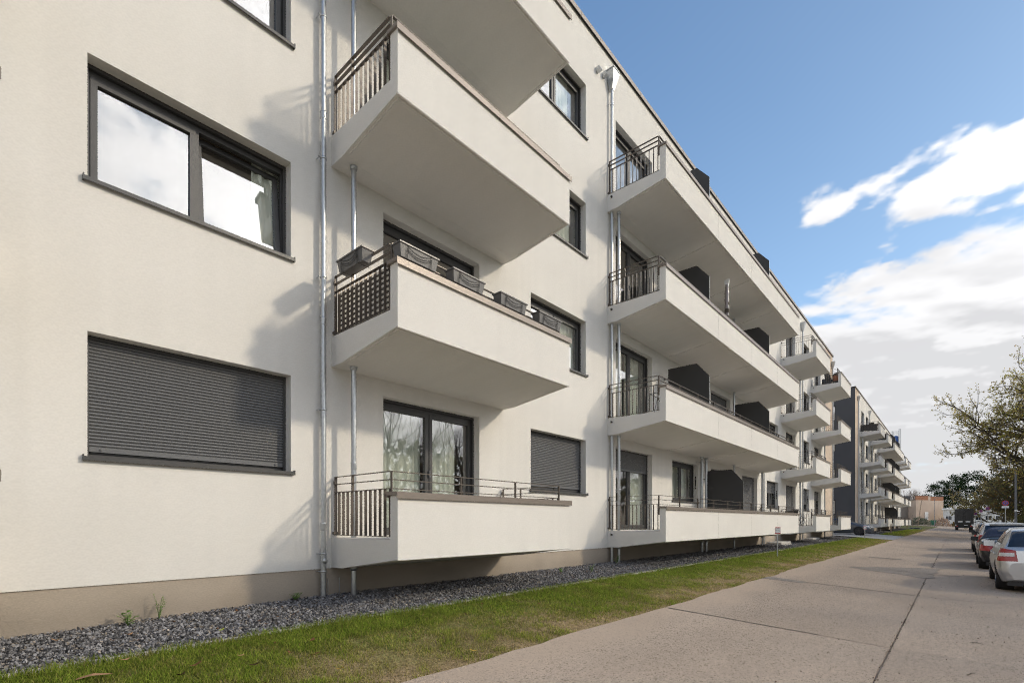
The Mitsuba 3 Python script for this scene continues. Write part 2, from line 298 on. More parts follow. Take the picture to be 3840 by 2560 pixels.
# strip of lawn, edging and gravel along the houses
def bumpy(X, Y): return 0.03 * (meshkit.fbm(np.stack([X * 2.2, Y * 2.2, 0 * X], -1), 3, 2) - 0.5)
struct('lawn', sheet(np.linspace(1.50, 3.66, 22), np.linspace(-14, 45, 400), -0.022, bumpy), 'mat_soil', label='dry lawn strip between gravel and street', smooth=True)
struct('lawn', sheet(np.linspace(1.50, 3.66, 8), np.linspace(57, 128, 90), -0.022, bumpy), 'mat_soil', label='lawn strip before the second house', smooth=True)
struct('driveway', sheet([-16, 0, 1.48, 3.44], [45.2, 50, 56.8], 0.0), 'mat_paver', label='grey paved driveway between the two houses')
struct('kerb_strip', cat(bx(1.46, 1.50, -14, 43.6, 0.1, 0.335), bx(1.46, 1.50, 57, 110, 0.1, 0.335)), 'mat_concrete', label='thin concrete edging between gravel and lawn')
struct('gravel_bed', sheet(np.linspace(-0.02, 1.47, 8), np.linspace(-14, 43.5, 110), -0.03), 'mat_gravel_base', label='bed under the grey gravel along the wall')
struct('gravel_bed', sheet(np.linspace(-0.02, 1.47, 4), np.linspace(57, 105, 30), -0.01), 'mat_gravel_base', label='gravel bed of the second house')

def scatter(protos, pos, scale, rot, col, jit=0.0):
    """many copies of small meshes joined into one (vertices, faces, colours)"""
    V, F, C, base = [], [], [], 0
    which = rng.integers(0, len(protos), len(pos))
    for k, (pv, pf) in enumerate(protos):
        idx = np.nonzero(which == k)[0]
        if not len(idx): continue
        v = np.einsum('nij,vj->nvi', rot[idx], pv) * scale[idx][:, None, None] + pos[idx][:, None]
        V.append(v.reshape(-1, 3)); n = len(pv)
        F.append((pf[None] + (np.arange(len(idx)) * n)[:, None, None] + base).reshape(-1, 3)); base += len(idx) * n
        C.append(np.repeat(col[idx], n, 0))
    return np.vstack(V), np.vstack(F), np.vstack(C)
def randrot(n):
    q = rng.normal(size=(n, 4)); q /= np.linalg.norm(q, axis=1, keepdims=True); w, x, y, z = q.T
    return np.stack([np.stack([1 - 2 * (y * y + z * z), 2 * (x * y - z * w), 2 * (x * z + y * w)], -1), np.stack([2 * (x * y + z * w), 1 - 2 * (x * x + z * z), 2 * (y * z - x * w)], -1), np.stack([2 * (x * z - y * w), 2 * (y * z + x * w), 1 - 2 * (x * x + y * y)], -1)], 1)
stones = []
for k in range(14):
    P = rng.normal(size=(9, 3)); P /= np.linalg.norm(P, axis=1, keepdims=True); P *= np.array([1.0, 0.72, 0.48]) * rng.uniform(.75, 1.1, (9, 1))
    h = trimesh.convex.convex_hull(P); v = np.array(h.vertices)[np.array(h.faces)].reshape(-1, 3); stones.append((v, np.arange(len(v)).reshape(-1, 3)))
def gravel(y0, y1, dens, smin, smax, xmax=1.47):
    n = int((y1 - y0) * xmax * dens); x = rng.uniform(0.01, xmax, n); y = rng.uniform(y0, y1, n)
    s = rng.uniform(smin, smax, n); z = zg(x, y) - 0.012 + rng.uniform(-.012, .014, n)
    g = (0.065 + 0.30 * rng.random(n) ** 1.5)[:, None] * np.array([1.0, 0.99, 1.03])
    br = rng.random(n) < 0.10; g[br] = g[br] * np.array([1.3, 1.15, 0.95])
    return scatter(stones, np.stack([x, y, z], 1), s, randrot(n), g)
G = [gravel(-0.3, 5, 2200, .013, .029), gravel(5, 13, 1250, .015, .029), gravel(13, 43.5, 420, .022, .036), gravel(57, 75, 80, .05, .07)]
off = 0; V, F, C = [], [], []
for v, f, c in G: V.append(v); F.append(f + off); C.append(c); off += len(v)
scene['gravel'] = mikit.ply((np.vstack(V), np.vstack(F)), 'mat_vcol', color=np.vstack(C)); labels['gravel'] = {'kind': 'stuff', 'label': 'loose grey crushed stones along the foot of the wall', 'category': 'gravel'}

def grass(y0, y1, dens, h0, h1, w, x0=1.49, x1=3.5):
    n = int((y1 - y0) * (x1 - x0) * dens); x = rng.uniform(x0, x1, n); y = rng.uniform(y0, y1, n)
    u = (x - 1.5) / 1.95
    pn = meshkit.fbm(np.stack([x * 1.7, y * 1.7, 0 * x], -1), 4, 21); pn2 = meshkit.fbm(np.stack([x * 6, y * 6, 0 * x], -1), 3, 33)
    lush = np.clip(1.12 - 0.80 * u + 1.5 * (pn - 0.5) + 1.1 * (pn2 - .5), 0.03, 1)
    keep = (rng.random(n) < np.clip(0.30 + 0.8 * lush, 0, 1)) & (x < EDGE(y) - 0.02 + 0.11 * (pn2 - 0.45))
    x, y, lush, pn = x[keep], y[keep], lush[keep], pn[keep]; n = len(x)
    h = (h0 + (h1 - h0) * lush) * rng.uniform(.55, 1.3, n); edge = np.clip(1 - (x - 1.49) / 0.14, 0, 1); h *= 1 + 0.5 * edge
    for cx, cy, r in ((1.72, 3.05, .30), (2.75, 3.75, .18), (2.0, 7.6, .2)):
        h *= 1 + 0.6 * np.exp(-((x - cx) ** 2 * 2 + (y - cy) ** 2) / r ** 2)
    a = rng.uniform(0, 2 * np.pi, n); lean = rng.uniform(.1, .95, n) * h; b = rng.uniform(0, 2 * np.pi, n)
    base = np.stack([x, y, zg(x, y) - 0.018], 1)
    wv = np.stack([np.cos(a), np.sin(a), 0 * a], 1) * (w * rng.uniform(.7, 1.3, n))[:, None]
    tip = base + np.stack([np.cos(b) * lean, np.sin(b) * lean, h], 1)
    mid = base + np.stack([np.cos(b) * lean * .35, np.sin(b) * lean * .35, h * .62], 1)
    v = np.stack([base - wv, base + wv, mid + wv * .7, mid - wv * .7, tip], 1).reshape(-1, 3)
    o = (np.arange(n) * 5)[:, None]; f = np.concatenate([o + [0, 1, 2], o + [0, 2, 3], o + [3, 2, 4]], 1).reshape(-1, 3)
    green = np.array([0.19, 0.27, 0.035]); yel = np.array([0.34, 0.335, 0.085]); dry = np.array([0.47, 0.36, 0.21])
    t = np.clip(lush * .9 + rng.normal(0, .24, n), 0, 1)[:, None]
    c = np.where(t > .5, yel + (green - yel) * (t - .5) * 2, dry + (yel - dry) * t * 2) * (rng.uniform(.6, 1.35, n) * (.62 + .76 * pn2[keep]))[:, None]
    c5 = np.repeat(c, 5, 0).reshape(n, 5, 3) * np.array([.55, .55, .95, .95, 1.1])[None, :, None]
    return v, f, c5.reshape(-1, 3)
G = [grass(-0.2, 4.5, 7000, .018, .052, .0026), grass(4.5, 10, 3800, .018, .05, .0032), grass(10, 20, 1700, .022, .046, .004), grass(20, 45, 520, .03, .05, .008), grass(57, 100, 110, .03, .06, .02)]
off = 0; V, F, C = [], [], []
for v, f, c in G: V.append(v); F.append(f + off); C.append(c); off += len(v)
scene['grass'] = mikit.ply((np.vstack(V), np.vstack(F)), 'mat_blade', color=np.vstack(C)); labels['grass'] = {'kind': 'stuff', 'label': 'short grass, green beside the gravel and dry towards the street', 'category': 'grass'}

# ------------------------------------------------------------------ houses
FL = lambda L: 1.24 + 2.9 * L
REV = 0.19                                   # depth of the reveals
def slat(y0, y1, z, h=0.037):
    n = 4; P = [(-0.170 + 0.011 * math.sin(math.pi * i / n), z + (h - .004) * i / n) for i in range(n + 1)]
    return extr(P + [(-0.178, z + h - .004), (-0.178, z)], 'y', y0, y1)
def window(B, y0, y1, z0, z1, sashes=2, shut=0.0, fine=False, curtain=None, tilt=False, door=False, vent=False, label=None):
    W = put('window', cat(*frame_mesh(y0, y1, z0, z1, sashes, tilt)), 'mat_frame', False, B, label=label)
    zt = z1 - 0.05
    n = sashes; wd = (y1 - y0 - 0.10) / n
    for i in range(n):
        a, b = y0 + 0.05 + i * wd + 0.065, y0 + 0.05 + (i + 1) * wd - 0.065
        g = bx(-0.2255, -0.2245, a, b, z0 + 0.13, zt - 0.125)
        g = trimesh.Trimesh(np.array([[-.225, a, z0 + .12], [-.225, b, z0 + .12], [-.225, b, zt - .12], [-.225, a, zt - .12]]), [[0, 1, 2], [0, 2, 3]], process=False)
        if tilt and i == n - 1: g = tilt_m(g, z0)
        put('pane', g, 'mat_glass', False, W)
    if not door:
        put('sill', cat(bx(-0.19, 0.045, y0 - 0.035, y1 + 0.035, z0, z0 + 0.012), bx(0.037, 0.046, y0 - 0.035, y1 + 0.035, z0 - 0.03, z0 + 0.0005), bx(-0.02, 0.048, y0 - 0.042, y0 - 0.032, z0 - 0.032, z0 + 0.03), bx(-0.02, 0.048, y1 + 0.032, y1 + 0.042, z0 - 0.032, z0 + 0.03)), 'mat_frame', False, W)
    else:
        put('handle', bx(-0.19, -0.15, (y0 + y1) / 2 - 0.012, (y0 + y1) / 2 + 0.012, z0 + 1.0, z0 + 1.12), 'mat_slat', False, W)
    put('guide_box', cat(bx(-0.186, -0.150, y0 + 0.002, y1 - 0.002, zt + 0.01, z1 - 0.002), bx(-0.186, -0.150, y0 + 0.002, y0 + 0.035, z0 + 0.014, zt + .01), bx(-0.186, -0.150, y1 - 0.035, y1 - 0.002, z0 + 0.014, zt + .01)), 'mat_frame', False, W)
    if shut > 0:
        zb = z1 - 0.08 - shut * (z1 - z0 - 0.16)
        zs = np.arange(zb + 0.06, z1 - 0.055, 0.037)
        S = [slat(y0 + 0.036, y1 - 0.036, z) for z in zs]
        if fine:
            for m in S: put('shutter_slat', m, 'mat_slat', False, W)
        else: put('roller_shutter', cat(*S), 'mat_slat', False, W, kind='stuff')
        put('shutter_rail', cat(bx(-0.18, -0.158, y0 + 0.04, y1 - 0.04, zb, zb + 0.056), *[tube([(-.158, yy, zb + .03), (-.138, yy, zb + .03)], 0.011, 8) for yy in (y0 + .14, y1 - .14)]), 'mat_slat', False, W)
    if curtain:
        for (a, b) in curtain:
            ys = np.linspace(y0 + a * (y1 - y0), y0 + b * (y1 - y0), max(8, int((b - a) * (y1 - y0) / 0.018)))
            ph = random.random() * 9; xs = -0.34 + 0.020 * np.sin(ys * 44 + ph + 1.5 * np.sin(ys * 9)) ; xt = -0.34 + 0.014 * np.sin(ys * 44 + ph + 1.5 * np.sin(ys * 9))
            n_ = len(ys); v = np.vstack([np.stack([xs, ys, 0 * ys + z0 - (0 if door else .1)], 1), np.stack([xt, ys, 0 * ys + z1 + .05], 1)])
            f = [[i, i + 1, n_ + i + 1] for i in range(n_ - 1)] + [[i, n_ + i + 1, n_ + i] for i in range(n_ - 1)]
            put('curtain', trimesh.Trimesh(v, f, process=False), 'mat_curtain', True, W)
    if vent:
        put('vent_strip', cat(*[bx(-0.10, -0.062, y1 - 0.006, y1 + 0.001, z0 + a, z0 + b) for a, b in ((.48, .55), (.57, .83), (.85, .92))]), 'mat_black', False, W)
    return W
def tilt_m(m, z0):
    m = m.copy(); m.apply_transform(trimesh.transformations.rotation_matrix(-math.radians(6.0), [0, 1, 0], [-0.24, 0, z0 + .06])); return m
def frame_mesh(y0, y1, z0, z1, sashes, tilt):
    zt = z1 - 0.05; xa, xb = -0.27, -0.20
    out = [bx(xa, xb, y0 - .01, y0 + .05, z0, z1), bx(xa, xb, y1 - .05, y1 + .01, z0, z1), bx(xa, xb + .001, y0 + .05, y1 - .05, zt - .05, z1), bx(xa, xb + .001, y0 + .05, y1 - .05, z0, z0 + .06)]
    n = sashes; wd = (y1 - y0 - 0.10) / n
    for i in range(n):
        a, b = y0 + 0.05 + i * wd, y0 + 0.05 + (i + 1) * wd
        if i: out.append(bx(xa, xb - .002, a - .022, a + .022, z0 + .06, zt - .05))
        a += .004 if i == 0 else .016; b -= .004 if i == n - 1 else .016
        q = .062
        s = [bx(-.245, -.188, a, a + q, z0 + .064, zt - .054), bx(-.245, -.188, b - q, b, z0 + .064, zt - .054), bx(-.245, -.189, a + q, b - q, z0 + .064, z0 + .064 + q), bx(-.245, -.189, a + q, b - q, zt - .054 - q, zt - .054)]
        if tilt and i == n - 1: s = [tilt_m(m, z0) for m in s]
        out += s
    return out

def balcony(B, y0, y1, L, bars=True, screens=(), joints=(), plaster='mat_plaster', spout=True, label=None):
    z = FL(L)
    body = extr([(-.05, -.43), (.30, -.425), (.42, -.405), (1.6, -.24), (1.6, .56), (1.445, .56), (1.445, 0), (-.05, 0)], 'y', y0, y1); body.apply_translation([0, 0, z])
    K = put('balcony', body, plaster, False, B, label=label)
    cop = extr([(1.415, .563), (1.63, .560), (1.63, .535), (1.622, .535), (1.640, .535), (1.640, .605), (1.415, .612)], 'y', y0 - .032, y1 + .032)
    cop = extr([(1.412, .535), (1.42, .535), (1.42, .562), (1.622, .562), (1.622, .522), (1.634, .520), (1.634, .606), (1.412, .612)], 'y', y0 - .032, y1 + .032)
    cop.apply_translation([0, 0, z])
    seams = [bx(1.409, 1.637, (y0 + y1) / 2 - .004 + s, (y0 + y1) / 2 + .004 + s, z + .52, z + .6155) for s in ((0,) if y1 - y0 < 6 else (-3.2, 0, 3.2))]
    put('coping', cat(cop, *seams), 'mat_coping', False, K)
    # drip beads along the lower edges
    dz = lambda x: -.405 + (x - .42) * (.165 / 1.18)
    bead = [tube([(1.55, y0 + .05, z + dz(1.55) - .002), (1.55, y1 - .05, z + dz(1.55) - .002)], .009, 6)] + [tube([(.42, yy, z - .408), (1.55, yy, z + dz(1.55) - .002)], .009, 6) for yy in (y0 + .05, y1 - .05)]
    bead.append(tube([(1.588, y0 + .004, z - .243), (1.588, y1 - .004, z - .243)], .015, 8))
    put('drip_bead', cat(*bead), 'mat_plaster', False, K)
    for j in joints: put('soffit_joint', tube([(.02, j, z - .431), (.30, j, z - .426), (.42, j, z - .406), (1.55, j, z + dz(1.55) - .001)], .004, 5), 'mat_seal', False, K)
    for j in joints: put('joint_strip', cat(bx(1.596, 1.6025, j - .006, j + .006, z - .23, z + .53)), 'mat_concrete', False, K)
    rx = 1.40
    for h in (.875, .77, .655):
        put('rail', cat(bx(rx - .02, rx + .02, y0 + .05, y1 - .05, z + h - .005, z + h + .005)), 'mat_bronze', False, K)
    ys = np.linspace(y0 + .05, y1 - .05, max(4, int(round((y1 - y0) / 1.2)) + 1))
    for i, yy in enumerate(ys):
        put('post', bx(rx - .018, rx + .018, yy - .006, yy + .006, z + .40, z + .8702), 'mat_bronze', False, K)
    for yy in (y0 + .05, y1 - .05):
        fr = [bx(.035, rx - .021, yy - .02, yy + .02, z + h - .005, z + h + .005) for h in (.8755, .7705, .6555)] + [bx(.035, rx + .02, yy - .014, yy + .014, z + .035, z + .045)]
        for m in fr: put('rail', m, 'mat_bronze', False, K)
        put('end_post', cat(bx(.036, .048, yy - .0195, yy + .0195, z + .046, z + .870), bx(-.01, .036, yy - .012, yy + .012, z + .77, z + .82), bx(-.01, .05, yy - .03, yy + .03, z + .045, z + .085)), 'mat_bronze', False, K)
        put('end_post', bx(.49, .50, yy - .0195, yy + .0195, z + .66, z + .870), 'mat_bronze', False, K)
        bs = [bx(x - .004, x + .004, yy - .0195, yy + .0195, z + .0455, z + .650) for x in np.linspace(.14, 1.375, 12)]
        if bars:
            for m in bs: put('baluster', m, 'mat_bronze', False, K)
        else: put('balusters', cat(*bs), 'mat_bronze', False, K, kind='stuff')
    for s in screens:
        m = extr([(.14, .08), (1.40, .08), (1.40, 1.6), (1.03, 2.03), (.14, 2.03)], 'y', s - .008, s + .008); m.apply_translation([0, 0, z])
        put('privacy_screen', cat(m, bx(.0, .141, s - .02, s + .02, z + .3, z + .34), bx(.0, .141, s - .02, s + .02, z + 1.72, z + 1.76)), 'mat_screen', False, K)
        put('screen_edge', bx(1.4005, 1.406, s - .009, s + .009, z + .08, z + 1.6), 'mat_steel', False, K)
    if spout: put('overflow_pipe', tube([(.14, y0 + .03, z - .10), (.14, y0 - .05, z - .10)], .022, 10), 'mat_black', True, K)
    return K

def pipe(B, x, y, z0, z1, r=.036, clamps=(), hopper=False, collar=False, parent='drain_pipe'):
    ms = [tube([(x, y, z0), (x, y, z1)], r, 16)]
    K = put(parent, cat(*ms), 'mat_galv', True, B)
    for z in clamps:
        put('pipe_clamp', cat(lathe([(r, z - .014), (r + .007, z - .013), (r + .007, z + .013), (r, z + .014)], 16).apply_translation([x, y, 0]), tube([(x, y - r, z), (x, y - r - .035, z)], .009, 6), tube([(x, y - r - .02, z), (-.01, y - r - .02, z)], .006, 6)), 'mat_galv', True, K)
    for z in np.arange(z0 + 1.05, z1 - .4, 2.9):
        put('pipe_socket', lathe([(r, z - .06), (r + .004, z - .055), (r + .004, z + .03), (r + .008, z + .035), (r, z + .05)], 16).apply_translation([x, y, 0]), 'mat_galv', True, K)
    if collar: put('pipe_collar', lathe([(r, z1 - .05), (r + .012, z1 - .045), (r + .018, z1 - .01), (r + .018, z1 + .0)], 16).apply_translation([x, y, 0]), 'mat_galv', True, K)
    if hopper:
        P = [(a, b, z1 + .44) for a in (.0, .22) for b in (y - .14, y + .14)] + [(a, b, z1 + .36) for a in (.0, .22) for b in (y - .14, y + .14)] + [(a, b, z1 - .02) for a in (.03, .13) for b in (y - .05, y + .05)]
        put('rain_hopper', cat(hull(P), bx(-.0, .235, y - .155, y + .155, z1 + .43, z1 + .455)), 'mat_galv', 20, K)
    return K

def house(name, label, y0, y1, wins, bals, beige, gable=False, plaster='mat_plaster'):
    B = thing(name, label, 'apartment house')
    hz, th = 13.62, .34
    zb = .80
    wy0, wy1 = (y0, beige[0]) if beige[0] > y0 + 1 else (beige[1], y1)
    holes = [[(a, z0), (b, z0), (b, z1), (a, z1)] for (a, b, z0, z1) in [w[:4] for w in wins]]
    put('wall', extr([(wy0, zb), (wy1, zb), (wy1, hz), (wy0, hz)], 'x', -th, 0.0, holes), plaster, False, B)
    put('corner_panel', bx(-th, -.004, beige[0] + .002, beige[1] - .0, zb, hz), 'mat_beige', False, B, label='beige painted end strip of the facade')
    put('plinth', cat(bx(-th, -.016, y0 + .01, y1 - .01, -.1, zb + .002)), 'mat_plinth', False, B)
    gm = 'mat_slate' if gable else plaster
    gh = []
    if gable: gh = [[(-3.6, FL(L) + .9), (-1.5, FL(L) + .9), (-1.5, FL(L) + 2.25), (-3.6, FL(L) + 2.25)] for L in range(4)]
    g = extr([(-13, zb), (-th - .001, zb), (-th - .001, hz), (-13, hz)], 'y', y0 + .003, y0 + .33, gh); put('gable_wall', g, gm, False, B, label='dark slate grey end wall' if gable else None)
    if gable:
        put('gable_wall', bx(-th + .001, -.012, y0 - .010, y0 + .001, zb, hz - .002), 'mat_slate', False, B)
        for L in range(4):
            W = put('window', cat(*[bx(a, b, y0 + .15, y0 + .2, c, d) for a, b, c, d in ((-3.6, -1.5, FL(L) + .9, FL(L) + .98), (-3.6, -1.5, FL(L) + 2.17, FL(L) + 2.25), (-3.6, -3.52, FL(L) + .98, FL(L) + 2.17), (-1.58, -1.5, FL(L) + .98, FL(L) + 2.17))]), 'mat_frame', False, B)
            put('pane', trimesh.Trimesh([[-3.52, y0 + .17, FL(L) + .98], [-1.58, y0 + .17, FL(L) + .98], [-1.58, y0 + .17, FL(L) + 2.17], [-3.52, y0 + .17, FL(L) + 2.17]], [[0, 1, 2], [0, 2, 3]], process=False), 'mat_glass', False, W)
    put('gable_wall', bx(-13, -th - .001, y1 - .33, y1 - .003, zb, hz), 'mat_plaster', False, B)
    put('rear_wall', bx(-13.3, -13.001, y0, y1, -.1, hz), 'mat_plaster', False, B)
    put('roof', bx(-12.9, -th - .002, y0 + .34, y1 - .34, 12.95, 13.2), 'mat_room', False, B)
    n = max(1, int((y1 - y0) / 3.0)); e = np.linspace(y0 - .06, y1 + .06, n + 1)
    for a, b in zip(e[:-1], e[1:]):
        put('roof_cap', cat(extr([(-.42, .0), (-.41, -.04), (-.405, -.04), (-.405, .004), (.052, .028), (.052, -.075), (.060, -.075), (.060, .045), (-.42, .012)], 'y', a + .002, b - .002).apply_translation([0, 0, 13.668]), bx(-.03, .066, b - .018, b + .0, 13.588, 13.709)), 'mat_coping', False, B)
    put('cap_shade_strip', bx(-.40, .045, y0, y1, hz + .001, hz + .028), 'mat_black', False, B)  # black strip painting in the shadow gap under the roof cap
    # floors, back wall and partitions of the rooms behind the windows
    R = []
    for L in range(4):
        R.append(bx(-5.5, -th - .003, y0 + .35, y1 - .35, FL(L) - .22, FL(L) - .01))
        R.append(bx(-5.7, -5.5, y0 + .35, y1 - .35, FL(L), FL(L) + 2.65))
        for yy in np.arange(y0 + 3.8, y1 - 1, 3.66): R.append(bx(-5.5, -th - .004, yy, yy + .12, FL(L), FL(L) + 2.65))
    put('room_interior', cat(*R), 'mat_room', False, B)
    for w in wins:
        a, b, z0, z1 = w[:4]; o = w[4] if len(w) > 4 else {}
        window(B, a, b, z0, z1, **o)
    for b in bals:
        for L in range(4): balcony(B, b[0], b[1], L, plaster=plaster, **{k: (v(L) if callable(v) else v) for k, v in b[2].items()})
    return B

def wcol(a, b, door, opts):
    out = []
    for L in range(4):
        z = 2.9 * L; out.append((a, b, (FL(L) + .012) if door else 2.14 + z, 3.46 + z, {'door': door, **opts.get('all', {}), **opts.get(L, {})}))
    return out
cw = dict(curtain=[(0.02, .46), (.52, .97)])
WINS = (wcol(1.06, 3.21, False, {0: dict(shut=1.0, fine=True), 1: dict(tilt=True, curtain=[(.82, 1.0)]), 2: dict(curtain=[(0, .3)])})
    + wcol(4.69, 6.84, True, {0: dict(curtain=[(.0, .47), (.53, .84)]), 2: cw})
    + wcol(8.39, 10.53, False, {0: dict(shut=.97), 1: dict(curtain=[(.5, .95)]), 2: dict(curtain=[(0.6, .9)]), 3: dict(curtain=[(.5, .85)])})
    + wcol(11.98, 14.13, True, {'all': dict(), 0: dict(shut=.24, curtain=[(.55, .98)]), 1: dict(curtain=[(.05, .45), (.5, .9)]), 2: {}, 3: {}})
    + wcol(15.56, 17.69, False, {'all': dict(vent=True), 0: dict(curtain=[(.3, .9)])})
    + wcol(18.97, 21.1, False, {'all': dict(vent=True), 1: dict(shut=.3), 2: dict(curtain=[(.3, .9)])})
    + wcol(22.62, 24.77, True, {'all': dict(vent=True), 0: dict(shut=1.0), 2: dict(shut=.4)})
    + wcol(26.36, 28.42, False, {'all': dict(vent=True), 0: dict(shut=.42), 1: dict(curtain=[(0, .5)]), 3: dict(shut=.2)})
    + wcol(30.02, 32.1, True, {'all': dict(vent=True), 0: dict(shut=1.0), 1: cw})
    + wcol(33.85, 35.72, False, {'all': dict(vent=True), 0: dict(shut=.72)})
    + wcol(37.23, 39.3, True, {0: dict(shut=.25), 2: cw}))
scr = lambda L: (18.1,) if L == 0 else (14.95, 21.25)
BALS = [(-3.3, .292, dict(bars=False)), (3.80, 7.52, dict(spout=False)), (11.54, 25.17, dict(screens=scr, joints=(15.1, 18.33, 21.6))), (28.95, 32.65, dict(bars=False)), (36.25, 39.97, dict(bars=False))]
H1 = house('apartment_house', 'white plastered four storey apartment house with projecting balconies, filling the left side', -14.0, 43.65, WINS, BALS, (40.9, 43.65))
cl = lambda zs: zs
pipe(H1, .085, 3.635, .36, 12.7, .038, [1.02, .75 + .02, 3.05, 4.92, 6.6, 8.6, 11.2], hopper=True)
pipe(H1, .085, 11.63, .36, 12.7, .038, [1.02, 3.95, 6.8, 9.7, 12.3], hopper=True)
pipe(H1, .085, 33.55, .36, 12.65, .04, [3.0, 6.2], hopper=True)
pipe(H1, .085, 43.2, .36, 12.65, .04, [3.0, 6.2, 9.2], hopper=True)
for yy, x in ((4.02, .24), (11.76, .22), (24.85, .2), (32.3, .2), (39.5, .2)):
    for L in range(4):
        pipe(H1, x, yy, .38 if L == 0 else FL(L - 1) - .005, FL(L) - .428, .037, [], collar=True)
for yy in (17.55, 17.95, 20.95):
    for L in range(4):
        if yy > 20 or L <= 1: pipe(H1, .2, yy, .38 if L == 0 else FL(L - 1) - .005, FL(L) - .428, .05 if yy < 20 else .037, [FL(L) - .6], collar=True)
pipe(H1, .10, 25.5, .38, 12.0, .03, [3.0, 6.0])
# the round inspection cap and the thin earthing rods at the foot of the first downpipe
put('inspection_cap', lathe([(0, .0), (.038, .0), (.038, .02), (.02, .03), (0, .03)], 16, 'x').apply_translation([.118, 3.635, .92]), 'mat_galv', 30, H1)
for yy in (3.74, 3.92): put('earthing_rod', tube([(.02, yy, .36), (.02, yy, .66)], .006, 6), 'mat_galv', True, H1)
for yy, z in ((11.03, 12.84), (11.33, 12.90)):
    put('overflow_spout', cat(hull([(a, yy + b, z + c_) for a, b, c_ in ((-.02, -.05, -.05), (-.02, .05, -.05), (-.02, -.05, .05), (-.02, .05, .05), (.14, -.05, -.04), (.14, .05, -.04), (.10, -.05, .055), (.10, .05, .055))])), 'mat_galv', False, H1)

O = 60.95
W2 = (wcol(58.8, 60.9, True, {}) + wcol(62.2, 64.2, False, {}) + wcol(66.1, 68.2, True, {}) + wcol(69.6, 71.6, False, {}) + wcol(73.0, 75.1, True, {0: dict(shut=.3)}) + wcol(76.5, 78.6, False, {})
      + wcol(79.9, 82.0, False, {}) + wcol(83.6, 85.7, True, {}) + wcol(87.3, 89.3, False, {}) + wcol(91.0, 93.0, True, {}) + wcol(94.7, 96.6, False, {}) + wcol(98.3, 100.3, True, {}))
B2 = [(57.7, 61.5, dict(bars=False)), (65.0, 68.9, dict(bars=False)), (72.5, 86.05, dict(bars=False, screens=lambda L: (79.0,) if L == 0 else (75.9, 82.2))), (89.9, 93.6, dict(bars=False)), (97.0, 100.8, dict(bars=False))]
H2 = house('apartment_house', 'second white apartment house further down the street, with a dark slate grey end wall', 54.88, 104.7, W2, B2, (54.88, 57.06), gable=True, plaster='mat_plaster_far')
pipe(H2, .085, 56.3, .36, 12.6, .05, [], hopper=True)
pipe(H2, .085, 65.0 - .6, .36, 12.6, .05, [], hopper=True)
for yy in (58.1, 65.4, 72.9, 85.6, 90.3):
    for L in range(4): pipe(H2, .2, yy, .38 if L == 0 else FL(L - 1) - .005, FL(L) - .428, .045, [])

# ------------------------------------------------------------------ things on the balconies
def planter(pos, along, label, group='flower boxes hung on the first floor balcony'):
    """trough 0.62 long; along = 'y' hangs outside the front rail, 'x' outside the side rail"""
    K = thing('flower_box', label, 'flower box', group if False else None)
    L, t, b, h, w = .31, .085, .062, .17, .006
    def ring(l, d, z): return [(-l, -d, z), (l, -d, z), (l, d, z), (-l, d, z)]
    def shell(P0, P1):
        v = np.array(P0 + P1); f = []
        for i in range(4): j = (i + 1) % 4; f += [[i, j, 4 + j], [i, 4 + j, 4 + i]]
        return v, f
    v0, f0 = shell(ring(L - .03, b, 0), ring(L, t, h)); v1, f1 = shell(ring(L - .036, b - w, w), ring(L - w, t - w, h))
    V = np.vstack([v0, v1]); F = f0 + [[a + 8, c + 8, b_ + 8] for a, b_, c in f1] + [[0, 2, 1], [0, 3, 2], [8, 9, 10], [8, 10, 11]] + [[4 + i, 4 + (i + 1) % 4, 12 + (i + 1) % 4] for i in range(4)] + [[4 + i, 12 + (i + 1) % 4, 12 + i] for i in range(4)]
    tub = trimesh.Trimesh(V, np.array(F), process=False)
    rim = cat(bx(-L - .012, L + .012, -t - .012, -t + .002, h - .014, h + .004), bx(-L - .012, L + .012, t - .002, t + .012, h - .014, h + .004), bx(-L - .012, -L + .002, -t + .0021, t - .0021, h - .014, h + .004), bx(L - .002, L + .012, -t + .0021, t - .0021, h - .014, h + .004))
    soil = bx(-L + .02, L - .02, -t + .014, t - .014, h - .06, h - .045)
    wires = []
    for s, zz in ((.0, .15), (.03, .12), (.055, .10)):
        xs = np.linspace(-.2, .2, 13); z = zz - .055 * (1 - (xs / .2) ** 2) - s * .2
        off = b + (t - b) * z / h
        wires.append(tube(np.stack([xs, off + .008, z], 1), .0028, 5))
    for xx in (-.19, .19):
        wires.append(tube([(xx, t + .01, h - .03), (xx, b + .012, -.01), (xx, -b - .03, -.012), (xx, -b - .06, -.012)], .0032, 5))
        wires.append(tube([(xx + .018, t + .008, h - .06), (xx + .018, b + .012, -.008)], .0026, 5))
        wires.append(tube([(xx, -b - .03, -.012), (xx, -t - .02, h + .01), (xx, -t - .06, h + .015)], .0032, 5))
    M = lambda m: mv(m, *pos, rz=(-math.pi / 2 if along == 'y' else math.pi))
    put('box', M(cat(tub, rim)), 'mat_planter', False, K); put('soil', M(soil), 'mat_bark', False, K); put('wire_holder', M(cat(*wires)), 'mat_black', True, K)
zc = FL(1) + .625
planter((.70, 3.755, zc + .12), 'x', 'dark grey empty flower box on the short side railing, nearest the downpipe')
for yy, w in ((4.14, 'first flower box on the long balcony front, beside the front corner'), (5.03, 'second flower box along the balcony front, above the patio door'), (6.0, 'third flower box along the balcony front'), (6.95, 'last flower box along the balcony front, at its far end')):
    planter((1.525, yy, zc + .035), 'y', 'dark grey empty ' + w)
